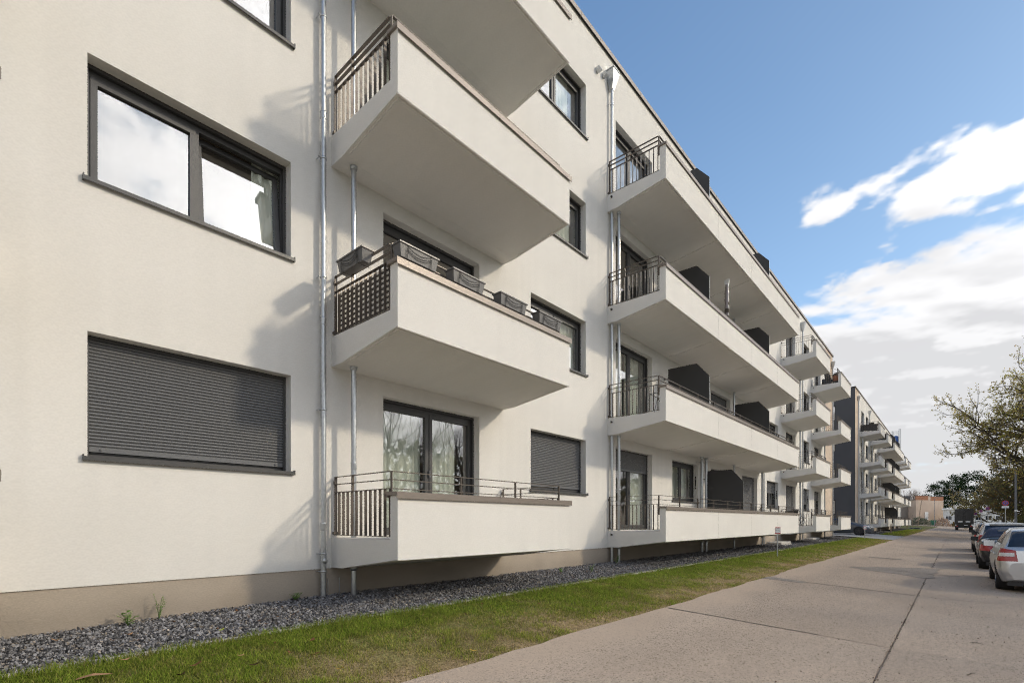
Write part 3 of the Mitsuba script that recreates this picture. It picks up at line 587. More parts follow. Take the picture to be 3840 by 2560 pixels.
# woven privacy mat tied inside the bars of the same balcony
K = thing('privacy_mat', 'dark and pale striped fabric mat tied behind the bars of the flower box balcony', 'privacy screen')
zf = FL(1)
for i in range(17):
    z0_, z1_ = zf + .05 + i * .0352, zf + .05 + (i + 1) * .0352
    xs = np.linspace(.05, 1.385, 26); wob = .004 * np.sin(xs * 9); n = len(xs)
    v = np.vstack([np.stack([xs, 3.893 + wob, 0 * xs + z0_], 1), np.stack([xs, 3.893 + wob, 0 * xs + z1_], 1)])
    f = [q for i_ in range(n - 1) for q in ([i_, i_ + 1, n + i_ + 1], [i_, n + i_ + 1, n + i_])]
    put('stripe', trimesh.Trimesh(v, f, process=False), 'mat_mat' if i % 2 else 'mat_stripe', True, K)
mat('mat_stripe', {'type': 'principledthin', 'base_color': rgb((.80, .76, .70)), 'roughness': .7, 'diff_trans': 1.3, 'spec_trans': 0.0})
# folded parasol under a plastic cover
K = thing('folded_parasol', 'folded parasol wrapped in a crumpled clear plastic cover, standing on the long balcony', 'parasol')
px_, py_ = 1.25, 16.9; z0 = FL(2)
g = np.linspace(0, 1, 22); rr = .066 + .010 * np.sin(g * 46) * (g < .9) - .012 * (g > .9)
P = lathe(np.stack([rr, .35 + g * 1.72], 1), 14); v = np.array(P.vertices); v[:, :2] *= (1 + .22 * (meshkit.noise(v * 16, 3) - .5))[:, None]; P.vertices = v
put('cover', mv(P, px_, py_, z0), 'mat_film', True, K)
put('cover_top', mv(hull([(-.085, 0, 2.26), (.085, .01, 2.27), (-.05, .04, 2.02), (.05, .04, 2.02), (-.05, -.04, 2.02), (.05, -.04, 2.02)]), px_, py_, z0), 'mat_white', False, K)
put('canopy', mv(lathe([(.0, .4), (.06, .42), (.07, 1.2), (.05, 1.95), (0, 2.0)], 12), px_, py_, z0), 'mat_bark', True, K)
put('pole', tube([(px_, py_, z0 + .05), (px_, py_, z0 + .42)], .02, 10), 'mat_galv', True, K)
put('foot', mv(lathe([(0, .0), (.2, .0), (.2, .05), (.04, .08), (0, .08)], 20), px_, py_, z0 + .002), 'mat_concrete', 30, K)
# drying rack
K = thing('drying_rack', 'folding clothes drying rack behind the railing of the first floor long balcony', 'drying rack')
z0 = FL(1)
put('frame', cat(*[tube(p, .008, 6) for p in ([(.9, 12.3, z0 + .01), (.95, 12.5, z0 + .6), (1.0, 12.9, z0 + .01)], [(1.3, 12.3, z0 + .01), (1.3, 12.5, z0 + .6), (1.3, 12.9, z0 + .01)], [(.9, 12.1, z0 + .6), (1.34, 12.1, z0 + .6), (1.34, 13.1, z0 + .6), (.9, 13.1, z0 + .6), (.9, 12.1, z0 + .6)])]), 'mat_black', True, K)
put('line', cat(*[tube([(.9 + .055 * i, 12.1, z0 + .598), (.9 + .055 * i, 13.1, z0 + .598)], .003, 5) for i in range(1, 8)]), 'mat_white', True, K)

def chair(x, y, z, rz, label, fold=False, group=None, m='mat_black'):
    K = thing('garden_chair', label, 'chair', group)
    P = lambda a: mv(a, x, y, z, rz=rz)
    if fold:
        put('seat', P(cbox(-.22, .22, -.2, .2, .43, .45, .006)), m, False, K); put('backrest', P(cat(bx(-.22, .22, .2, .22, .7, .88), bx(-.22, .22, .2, .22, .55, .64))), m, False, K)
        for s in (-.23, .23):
            put('leg', P(tube([(s, -.24, 0), (s, .21, .9)], .012, 6)), m, True, K); put('leg', P(tube([(s * .9, .26, 0), (s * .9, -.2, .45)], .012, 6)), m, True, K)
    else:
        put('seat', P(cbox(-.26, .26, -.26, .24, .36, .43, .02)), m, False, K); put('backrest', P(hull([(-.27, .22, .43), (.27, .22, .43), (-.27, .28, .43), (.27, .28, .43), (-.24, .34, .92), (.24, .34, .92), (-.24, .38, .92), (.24, .38, .92)])), m, False, K)
        for s in (-.25, .25):
            put('armrest', P(cat(bx(s - .03, s + .03, -.25, .28, .62, .655), bx(s - .02, s + .02, -.25, -.21, .43, .62))), m, False, K)
            for t in (-.23, .23): put('leg', P(bx(s - .02, s + .02, t - .02, t + .02, 0, .361)), m, False, K)
    return K
chair(1.0, 37.2, FL(3) + .002, 2.2, 'black wicker armchair nearest the rail, top end balcony of the near house')
chair(.55, 38.4, FL(3) + .002, .4, 'second black wicker armchair on that top end balcony, nearer the wall')
K = thing('flower_pot', 'round terracotta pot with a dark bush on the top balcony at the house end', 'flower pot')
put('pot', mv(lathe([(0, .0), (.12, 0), (.17, .28), (.185, .28), (.185, .33), (.16, .33), (.15, .26), (0, .25)], 20), 1.22, 37.0, FL(3) + .26), 'mat_terracotta', 30, K)
put('pedestal', cbox(1.07, 1.37, 36.85, 37.15, FL(3) + .002, FL(3) + .261, .01), 'mat_black', False, K)
put('plant', mv(trimesh.creation.icosphere(2, .17), 1.22, 37.0, FL(3) + .62, s=1), 'mat_bark', False, K)
chair(.75, 29.6, FL(0) + .002, 1.3, 'black folding chair on the ground floor balcony beyond the long one', fold=True)
K = thing('folded_table', 'black folded balcony table leaning at the railing beside the folding chair', 'table')
put('table_top', mv(cbox(-.3, .3, -.012, .012, 0, .7, .004), .45, 29.25, FL(0) + .1, rx=.12), 'mat_black', False, K)
put('leg', tube([(.2, 29.3, FL(0) + .003), (.7, 29.26, FL(0) + .8)], .012, 6), 'mat_black', True, K); put('leg', tube([(.7, 29.3, FL(0) + .003), (.2, 29.26, FL(0) + .8)], .012, 6), 'mat_black', True, K)
chair(1.0, 58.9, FL(3) + .002, 2.6, 'left black armchair on the nearest top balcony of the second house')
chair(.95, 60.3, FL(3) + .002, .5, 'right black armchair on the nearest top balcony of the second house')
for (yb, L, w) in ((57.75, 3, 'dark sheet standing in for furniture on the nearest top balcony of the second house'), (65.05, 3, 'dark sheet standing in for shade on the second top balcony of the far house'), (65.05, 2, 'dark sheet standing in for shade on the far house, one floor below another sheet')):  # added dark sheets: the first imitates furniture, the others shade between balconies
    one('stand_in_sheet', cat(bx(.06, 1.38, yb + .035, yb + .045, FL(L) + .06, FL(L) + .64)), 'mat_screen', w, 'privacy screen')

# ------------------------------------------------------------------ small things along the wall and on the lawn
one('concrete_slab', cat(cbox(-.01, .62, 26.4, 28.3, .30, .50, .015)), 'mat_concrete', 'white concrete light well cover by the wall, the nearer of two', 'concrete slab')
one('concrete_slab', cat(cbox(-.01, .42, 34.6, 36.5, .30, .49, .015)), 'mat_concrete', 'white concrete light well cover by the wall, the farther of two', 'concrete slab')
one('paving_edge', cat(bx(.75, .81, 26.2, 26.9, .33, .405), bx(.75, .81, 26.94, 27.6, .33, .405)), 'mat_concrete', 'two narrow concrete edging stones lying in the gravel beside the slab', 'edging stone')

def small_sign(x, y, label, text=None, h=.98):
    K = thing('small_sign', label, 'sign'); z = zg(x, y)
    put('post', mv(tube([(0, 0, -.1), (0, 0, h)], .022, 12), x, y, z), 'mat_galv', True, K)
    a = .62
    P = lambda m: mv(m, x, y, z, rz=a)
    put('panel', P(cbox(-.09, .09, -.03, -.024, h - .20, h + .03, .001)), 'mat_white', False, K)
    put('red_band', P(cat(bx(-.0905, .0905, -.0315, -.0235, h + .001, h + .031), bx(-.0905, .0905, -.0315, -.0235, h - .201, h - .171), bx(-.0905, -.083, -.0313, -.0236, h - .170, h), bx(.083, .0905, -.0313, -.0236, h - .170, h))), 'mat_red', False, K)
    if text:
        t = meshkit.text_mesh(text, .024, .001); t.apply_transform(trimesh.transformations.rotation_matrix(math.pi / 2, [1, 0, 0])); b = t.bounds
        t.apply_translation([-(b[0][0] + b[1][0]) / 2, -.0315, h - .10]); s = .155 / (b[1][0] - b[0][0]); t.apply_transform(np.diag([s, 1, 1, 1])); put('lettering', P(t), 'mat_black', False, K)
    return K
small_sign(2.16, 19.31, 'small white sign with red bands on a short steel post in the lawn, the nearest', 'Feuerwehr')
small_sign(2.07, 42.7, 'small white and red sign on a short post beside the driveway', 'Feuerwehr', .85)
for x, y, w in ((1.95, 63.3, 'short pale bollard post on the lawn before the second house, the nearer'), (1.47, 94.5, 'short pale bollard post on the lawn far along the second house')):
    one('lawn_post', mv(cat(cbox(-.05, .05, -.05, .05, -.1, .95, .01), bx(-.052, .052, -.052, .052, .78, .86)), x, y, zg(x, y)), 'mat_wood', w, 'post')

# weeds, leaves and litter
def weed(x, y, h, n, label, spread=.12, leaf=.035):
    K = thing('weed', label, 'weed'); z = float(zg(x, y)); V, F, S = [], [], []
    for i in range(n):
        a = rng.uniform(0, 6.28); l = rng.uniform(.5, 1) * h; sp = rng.uniform(.2, 1) * spread
        P = np.array([(x, y, z - .01), (x + .4 * sp * math.cos(a), y + .4 * sp * math.sin(a), z + l * .6), (x + sp * math.cos(a), y + sp * math.sin(a), z + l)])
        S.append(tube(P, [.003, .0025, .0015], 5, False))
        for t in np.linspace(.25, 1, 6):
            c = P[0] * (1 - t) ** 2 + 2 * P[1] * t * (1 - t) + P[2] * t * t
            for s in (-1, 1):
                b = a + s * rng.uniform(.6, 1.6); d = np.array([math.cos(b), math.sin(b), rng.uniform(-.1, .5)]); q = np.array([-d[1], d[0], .2]); q /= np.linalg.norm(q); lf = leaf * rng.uniform(.6, 1.2)
                o = len(V); V += [c, c + d * lf * .5 + q * lf * .28, c + d * lf, c + d * lf * .5 - q * lf * .28]; F += [[o, o + 1, o + 2], [o, o + 2, o + 3]]
    V = np.array(V); c = np.array([.17, .30, .07]) * rng.uniform(.7, 1.3, (len(V) // 4, 1)); c = np.repeat(c, 4, 0)
    put('foliage', trimesh.Trimesh(V, np.array(F), process=False), 'mat_blade', False, K, color=c); put('stem', cat(*S), 'mat_green_stem', True, K)
mat('mat_green_stem', two(princ((.10, .16, .05), .6)))
weed(.22, 1.36, .15, 7, 'broad leaved green weed in the gravel by the plinth, the leftmost', .12, .045)
weed(.13, 1.66, .27, 6, 'thin upright weed by the plinth with a shadow on the wall', .08, .028)
weed(.10, 3.22, .09, 9, 'low dark weed in the shade left of the first downpipe', .1, .035)
weed(.85, 9.45, .16, 6, 'upright weed at the edge of the gravel before the second downpipe', .07, .035)
weed(.30, 11.5, .22, 6, 'weed at the foot of the second downpipe', .1, .04)
weed(.5, 8.8, .08, 6, 'low weed in the gravel between the two downpipes', .1, .035)
def leaf_mesh(x, y, s, rz, curl):
    n = 7; P = []
    for i in range(n):
        a = 2 * math.pi * i / n; r = s * (.62 + .38 * math.cos(2 * a) * .6 + rng.uniform(-.12, .12)); px, py = r * math.cos(a) * 1.25, r * math.sin(a) * .85
        P.append((px, py, .006 + curl * (px * px - .3 * py * py) / s + rng.uniform(0, .004)))
    P.append((0, 0, .004)); f = [[n, i, (i + 1) % n] for i in range(n)]
    m = trimesh.Trimesh(np.array(P), f, process=False); return mv(m, x, y, float(zg(x, y)) + (.034 if x > 1.5 else .014), rz=rz, rx=rng.uniform(-.35, .35), ry=rng.uniform(-.3, .3))
LC = [('mat_leaf_brown', (.17, .085, .045)), ('mat_leaf_dark', (.055, .032, .02)), ('mat_leaf_tan', (.36, .22, .13)), ('mat_leaf_yellow', (.45, .30, .07))]
for k, c in LC: mat(k, two({'type': 'diffuse', 'reflectance': rgb(c)}))
known = [(2.18, 1.40, .05, 0, 'curled reddish brown leaf, the biggest on the lawn near the lower left'), (1.72, 1.02, .04, 2, 'pale tan leaf on the lawn close to the gravel, leftmost'), (2.10, 2.43, .055, 0, 'brown leaf in the middle of the lawn, left of the first downpipe'), (2.33, 2.1, .035, 0, 'small brown leaf lying towards the street from the middle brown one'), (2.45, 1.75, .05, 1, 'dark crumpled leaf on the dry grass near the bottom edge'), (2.5, 2.25, .05, 0, 'crumpled brown leaf in a loose cluster on the dry grass'), (2.15, 1.75, .03, 2, 'small tan leaf between two brown ones on the lawn'), (2.35, 1.25, .04, 1, 'blackish leaf on the lawn beside the pale bark piece'), (2.0, 1.6, .03, 2, 'small light leaf on the greener part of the lawn'), (1.95, 3.9, .03, 2, 'small pale leaf right of the dark grass tuft'), (2.2, 4.4, .03, 1, 'small dark leaf on the lawn before the near balcony'), (2.05, 5.2, .03, 1, 'small dark leaf on the lawn under the near balcony middle'), (2.6, 5.1, .03, 2, 'small light leaf halfway between near balcony and street'), (2.9, 6.3, .04, 2, 'light leaf at the dry street edge of the lawn'), (3.1, 8.3, .05, 2, 'light leaf lying at the bare lawn edge farther along')]
for x, y, s_, c, w in known: one('fallen_leaf', leaf_mesh(x, y, s_, rng.uniform(0, 6), rng.uniform(.15, .6)), LC[c][0], w, 'leaf')
for x, y, s_, c, w in ((.75, 1.25, .045, 2, 'orange brown leaf among the gravel under the broad leaved weed'), (.55, .75, .04, 2, 'tan leaf on the gravel at the left edge'), (.9, 1.1, .035, 0, 'small brown leaf on the gravel left of the orange one'), (.35, 2.4, .035, 0, 'brown leaf on the gravel close to the plinth'), (.8, 4.6, .045, 2, 'light brown leaf on the gravel before the near balcony'), (.6, 6.3, .05, 0, 'reddish leaf on the shaded gravel under the near balcony')): one('fallen_leaf', leaf_mesh(x, y, s_, rng.uniform(0, 6), .4), LC[c][0], w, 'leaf')
one('fallen_leaf', leaf_mesh(1.15, 1.95, .035, 2.0, .3), 'mat_blade_green', 'fresh yellow green leaf lying on the gravel', 'leaf')
lit = [leaf_mesh(rng.uniform(1.6, 3.3), rng.uniform(1.2, 24), rng.uniform(.012, .03), rng.uniform(0, 6), .4) for i in range(70)] + [leaf_mesh(rng.uniform(.15, 1.4), rng.uniform(.7, 14), rng.uniform(.015, .03), rng.uniform(0, 6), .4) for i in range(60)]
struct('leaf_litter', cat(*lit), 'mat_leaf_brown', 'stuff', 'scraps of withered leaves strewn over lawn and gravel')
mat('mat_blade_green', two(princ((.30, .36, .04), .6)))
one('fallen_leaf', leaf_mesh(2.96, 2.23, .045, .4, .25), 'mat_leaf_yellow', 'bright yellow leaf on the dry grass near the street', 'leaf')
one('fallen_leaf', leaf_mesh(3.29, 3.45, .04, .9, .1), 'mat_leaf_yellow', 'narrow orange leaf lying at the edge of the street', 'leaf')
one('bark_piece', mv(trimesh.Trimesh([(-.1, -.03, .01), (.1, -.022, .025), (.12, .02, .02), (-.09, .035, .012), (0, -.03, .03), (0, .03, .034)], [[0, 4, 5], [0, 5, 3], [4, 1, 2], [4, 2, 5]], process=False), 1.98, .78, zg(1.98) + .015, rz=1.2), 'mat_leaf_tan', 'flat pale brown piece of bark at the lower edge of the picture', 'bark piece')
xj = np.concatenate([6.243 + rng.normal(0, .024, 480)]); yj = 2 + rng.random(480) ** 1.3 * 30
N = 900; x = rng.uniform(5.2, 9.3, N); y = 3 + rng.random(N) ** 1.4 * 18; sel = (rng.random(N) < np.clip((x - 5.0) / 2.5, .12, 1)); x, y = np.concatenate([x[sel], xj]), np.concatenate([y[sel], yj])
v, f, c = scatter(stones, np.stack([x, y, zg(x, y) + .004], 1), rng.uniform(.005, .014, len(x)), randrot(len(x)), np.repeat(np.array([[.06, .042, .03]]), len(x), 0) * rng.uniform(.5, 2.2, (len(x), 1)))
scene['street_litter'] = mikit.ply((v, f), 'mat_vcol', color=c); labels['street_litter'] = {'kind': 'stuff', 'label': 'dark crumbs of bark, seeds and grit scattered on the concrete street', 'category': 'grit'}
for x, y, a, l, w in ((5.9, 5.05, .3, .07, 'short dark twig stub left of the middle joint, nearest the camera'), (6.9, 6.6, 1.2, .16, 'thin dark twig right of the middle joint'), (7.3, 6.0, .4, .10, 'short twig among the crumbs near the right edge'), (7.9, 7.2, 2.2, .2, 'longest thin twig on the right lane'), (6.95, 8.4, .1, .12, 'thin twig on the right lane, farthest from the camera')):
    one('twig', tube([(x, y, zg(x) + .008), (x + l * .5 * math.cos(a), y + l * .5 * math.sin(a), zg(x) + .016), (x + l * math.cos(a), y + l * math.sin(a), zg(x) + .006)], [.005, .004, .002], 6), 'mat_bark', w, 'twig', smooth=True)

# ------------------------------------------------------------------ cars
def pch(x, xs, ys):
    from scipy.interpolate import PchipInterpolator
    return PchipInterpolator(xs, ys)(x)
class Car:
    """body lofted from cross sections; local frame: rear at y = 0, front at y = length, x to the right, z up"""
    def __init__(s, st):
        # station: y, half width at sill/side/belt/roof rail, z of bottom, side, belt, rail, roof middle
        s.st = np.array(st, float)
    def S(s, y, v):
        q = [pch(y, s.st[:, 0], s.st[:, i]) for i in range(1, 10)]
        ws, wm, wb, wr, zb, zm, zl, zr, zt = q
        P = [(0 * ws, zb), (ws * .93, zb), (ws, zb + .09), (wm, zm), (wb, zl), (wr, zr), (wr * .55, zr + (zt - zr) * .75), (0 * ws, zt)]
        X = np.stack([p[0] for p in P]); Z = np.stack([p[1] for p in P]); k = np.arange(8)
        from scipy.interpolate import PchipInterpolator
        # straight lower edge, gently rounded above
        fx = PchipInterpolator(k, X, axis=0); fz = PchipInterpolator(k, Z, axis=0)
        vx = np.array([np.diag(fx(v)) if False else 0])
        return fx, fz
    def grid(s, ys, vs, side, off=0.0):
        fx, fz = s.S(np.asarray(ys, float), None)
        X, Z = fx(vs), fz(vs)                        # (nv, ny)
        Y = np.repeat(np.asarray(ys, float)[None], len(vs), 0)
        P = np.stack([X * side, Y, Z], -1)
        if off:
            du = np.gradient(P, axis=0); dv = np.gradient(P, axis=1); n = np.cross(dv, du) * side; n /= np.linalg.norm(n, axis=-1, keepdims=True) + 1e-9; P = P + n * off
        return P
    def body(s, ny=64, nv=36):
        y0, y1 = s.st[0, 0], s.st[-1, 0]; t = np.linspace(0, 1, ny); ys = np.unique(np.round(np.concatenate([y0 + (y1 - y0) * t, s.st[:, 0], y0 + .6 * np.linspace(0, 1, 60) ** 1.6]), 4))
        vs = np.linspace(0, 7, max(nv, 71)); R = s.grid(ys, vs, 1); L = s.grid(ys, vs, -1)[::-1][1:-1]
        G = np.concatenate([R, L], 0); n, m = G.shape[:2]; V = G.transpose(1, 0, 2).reshape(-1, 3); F = []
        i, j = np.meshgrid(np.arange(m - 1), np.arange(n), indexing='ij'); j2 = (j + 1) % n
        a, b, c, d = (i * n + j).ravel(), (i * n + j2).ravel(), ((i + 1) * n + j2).ravel(), ((i + 1) * n + j).ravel()
        F = np.vstack([np.stack([a, b, c], 1), np.stack([a, c, d], 1)]).tolist()
        V = np.vstack([V, V[:n].mean(0), V[-n:].mean(0)]); k = len(V) - 2
        for j in range(n): q = (j + 1) % n; F += [[k, q, j], [k + 1, (m - 1) * n + j, (m - 1) * n + q]]
        m_ = trimesh.Trimesh(V, np.array(F), process=True)
        if m_.volume < 0: m_.invert()
        return m_
    def region(s, planes, off=.006):
        """the piece of the skin inside the half spaces (point, direction), lifted a little"""
        if not hasattr(s, 'fine'): s.fine = s.body(110, 91)
        b = s.fine; b = trimesh.Trimesh(np.array(b.vertices) + np.array(b.vertex_normals) * off, np.array(b.faces), process=False)
        for o, d in planes: b = trimesh.intersections.slice_mesh_plane(b, np.array(d, float), np.array(o, float))
        return b
    def patch(s, corners, side, off=.004, n=22, m=16):
        """quad (y, v) x4 on the skin, wound anticlockwise seen from outside on the right side"""
        c = np.array(corners, float); a = np.linspace(0, 1, n); b = np.linspace(0, 1, m)
        A, Bm = np.meshgrid(a, b, indexing='ij')
        Q = ((1 - A) * (1 - Bm))[..., None] * c[0] + (A * (1 - Bm))[..., None] * c[1] + (A * Bm)[..., None] * c[2] + ((1 - A) * Bm)[..., None] * c[3]
        P = np.zeros(Q.shape[:2] + (3,))
        for i in range(n):
            fx, fz = s.S(Q[i, :, 0], None)
            for j in range(m): P[i, j] = (float(fx(Q[i, j, 1])[j]) * side, Q[i, j, 0], float(fz(Q[i, j, 1])[j]))
        du = np.gradient(P, axis=0); dv = np.gradient(P, axis=1); nn = np.cross(du, dv); nn /= np.linalg.norm(nn, axis=-1, keepdims=True) + 1e-9
        ctr = np.array([0, 0, .6]); sgn = np.sign(((P - ctr) * [1, 0, 1] * nn).sum(-1, keepdims=True)); P = P + nn * sgn * off
        i, j = np.meshgrid(np.arange(n - 1), np.arange(m - 1), indexing='ij'); q = (i * m + j).ravel()
        F = np.vstack([np.stack([q, q + m, q + m + 1], 1), np.stack([q, q + m + 1, q + 1], 1)])
        return trimesh.Trimesh(P.reshape(-1, 3), F, process=False)
def wheel_parts(r, w, spokes=5):
    tyre = lathe([(r * .66, -w / 2), (r * .93, -w / 2), (r, -w * .36), (r, w * .36), (r * .93, w / 2), (r * .66, w / 2), (r * .64, 0)], 40, 'x')
    rim = [lathe([(r * .66, w * .40), (r * .70, w * .47), (r * .60, w * .44), (r * .58, w * .2), (r * .60, -w * .3), (r * .66, -w * .4)], 40, 'x'), lathe([(0, w * .36), (.06, w * .34), (.07, w * .2), (0, w * .18)], 20, 'x')]
    for k in range(spokes):
        a = 2 * math.pi * k / spokes; m = hull([(w * u, s * q, rr) for u in (.2, .33) for rr, q in ((.03, .035), (r * .62, .055)) for s in (-1, 1)])
        rim.append(mv(m, rx=a))
    return tyre, cat(*rim), lathe([(0, w * .10), (r * .6, w * .10), (r * .6, w * .05), (0, w * .05)], 24, 'x')
def car(name, label, st, paint, M, wheels, r=.31, ww=.2, glass=(), lights=(), parts=(), rim='mat_rim', cat_='car', half=.86, regions=()):
    C = Car(st); K = thing(name, label, cat_, 'cars parked along the right side of the street' if name == 'parked_car' else None)
    b = C.body(); man = m3.Manifold(m3.Mesh(np.array(b.vertices, np.float32), np.array(b.faces, np.uint32)))
    if man.num_tri() > 0:
        for y in wheels:
            for s in (-1, 1):
                c = m3.Manifold.cylinder(.30, r + .045, circular_segments=40).rotate([0, 90, 0]).translate([s * half - (.15), y, r]); man = man - c
        q = man.to_mesh(); b = trimesh.Trimesh(np.array(q.vert_properties[:, :3]), np.array(q.tri_verts), process=False)
    put('body', mv_M(b, M), paint, 35, K)
    for y in wheels:
        for s in (-1, 1):
            W = None
            ty, ri, di = wheel_parts(r, ww); 
            if s < 0: ty, ri, di = [mv(a, rz=math.pi) for a in (ty, ri, di)]
            pos = lambda a: mv_M(mv(a, s * (half - ww / 2 - .012), y, r), M)
            W = put('wheel', pos(di), 'mat_black', False, K); put('tyre', pos(ty), 'mat_tyre', 40, W); put('rim', pos(ri), rim, 30, W)
            put('wheel_arch', mv_M(mv(lathe([(0, -.1), (r + .043, -.1), (r + .043, .1)], 30, 'x'), s * (half - .2), y, r), M), 'mat_black', False, K)
    for n_, cs, sides, mt, o in glass:
        for s in sides: put(n_, mv_M(C.patch(cs, s, o), M), mt, True, K)
    for n_, sides, mt, o in regions:
        for pl in sides: put(n_, mv_M(C.region(pl, o), M), mt, True, K)
    for n_, m, mt, sm in parts: put(n_, mv_M(m, M), mt, sm, K)
    return K, C
def mv_M(m, M): m = m.copy(); m.apply_transform(M); return m
def at(x, y, z, rz): return trimesh.transformations.translation_matrix([x, y, z]) @ trimesh.transformations.rotation_matrix(rz, [0, 0, 1])
def mirror(s, y, z, w=.2): return mv(hull([(0, -.06, -.06), (0, .06, -.07), (0, -.05, .08), (0, .06, .07), (s * w, -.07, -.05), (s * w, .07, -.05), (s * w, -.06, .09), (s * w, .06, .08)]), s * .80, y, z)
# hatchback seen from behind
#        y    sill  side  belt  rail  zb   zm   zl    zr    zt
hatch = [(.00, .64, .69, .66, .58, .30, .46, .60, .655, .66), (.035, .74, .81, .775, .66, .27, .52, .82, .91, .925), (.10, .78, .84, .80, .66, .25, .56, .93, 1.02, 1.035), (.24, .80, .86, .80, .63, .23, .58, .955, 1.17, 1.19), (.46, .81, .87, .80, .59, .22, .6, .965, 1.335, 1.37), (.72, .815, .873, .80, .575, .21, .6, .965, 1.375, 1.415), (1.6, .82, .875, .805, .575, .2, .6, .95, 1.39, 1.43), (2.3, .82, .875, .81, .565, .2, .6, .93, 1.34, 1.38), (2.75, .82, .872, .80, .575, .2, .6, .92, 1.13, 1.15), (3.15, .815, .868, .79, .62, .2, .6, .89, .955, .97), (3.6, .80, .86, .76, .60, .21, .56, .83, .875, .89), (4.05, .76, .80, .70, .55, .24, .5, .70, .755, .77), (4.23, .66, .68, .62, .50, .28, .45, .58, .62, .63)]
def rear_box(x0, x1, z0, z1, ymax=.45, slope=0.0):
    """one lamp per side: between |x| = x0 and x1, z0 and z1, the top falling off towards the middle by the slope"""
    return [[((s * x0, 0, z0), (s, 0, -slope * .4)), ((s * x1, 0, 0), (-s, 0, 0)), ((0, 0, z0), (0, 0, 1)), ((s * x1, 0, z1), (s * slope * .6, 0, -1)), ((0, ymax, 0), (0, -1, 0))] for s in (-1, 1)]
def glass_box(x1, z0, z1, ymax): return [[((x1, 0, z0), (-1, 0, -.25)), ((-x1, 0, z0), (1, 0, -.25)), ((0, 0, z0), (0, 0, 1)), ((0, 0, z1), (0, 0, -1)), ((0, ymax, 0), (0, -1, 0))]]
M = at(8.36, 15.20, float(zg(8.36)), 0)
side_glass = lambda y0, y1, y2, y3: [(y0, 4.12), (y1, 4.12), (y2, 4.90), (y3, 4.90)]
PL = lambda x0, x1, z0, z1, y: bx(x0, x1, y - .012, y, z0, z1)
car('parked_car', 'silver hatchback with red tail lamps, nearest in the parked row', hatch, 'mat_paint_silver', M, (.78, 3.44), r=.32, half=.872,
    glass=[('side_window', side_glass(.62, 1.55, 1.5, .78), (-1, 1), 'mat_car_glass', .004), ('side_window', side_glass(1.62, 2.72, 2.42, 1.58), (-1, 1), 'mat_car_glass', .004),
           ('windscreen', [(2.42, 5.15), (3.02, 5.1), (3.02, 7), (2.42, 7)], (-1, 1), 'mat_car_glass', .004),
           ('headlamp', [(3.95, 3.5), (4.18, 3.5), (4.1, 4.1), (3.9, 4.1)], (-1, 1), 'mat_clear_lamp', .005)],
    regions=[('rear_window', glass_box(.70, 1.0, 1.33, .6), 'mat_car_glass', .005), ('tail_lamp', rear_box(.545, .9, .69, .99, .26, .35), 'mat_red_lamp', .008), ('tail_lamp_lens', rear_box(.60, .9, .795, .87, .15), 'mat_clear_lamp', .013)],
    parts=[('bumper_strip', hull([(s * .70, y, z) for s in (-1, 1) for y, z in ((-.012, .50), (.03, .50), (-.012, .53), (.03, .53))]), 'mat_paint_silver', False), ('door_handle', cat(*[mv(cbox(-.02, .02, -.09, .09, -.015, .015, .006), s * .868, y, .80) for s in (-1, 1) for y in (1.35, 2.35)]), 'mat_paint_silver', False),
           ('wing_mirror', mirror(-1, 2.62, .98), 'mat_paint_silver', 40), ('wing_mirror', mirror(1, 2.62, .98), 'mat_paint_silver', 40), ('number_plate', PL(-.26, .26, .60, .71, -.002), 'mat_white', False), ('exhaust', tube([(.45, -.01, .25), (.45, .2, .25)], .035, 12), 'mat_black', True), ('underbody', bx(-.70, .70, .08, 4.1, .16, .30), 'mat_black', False)])
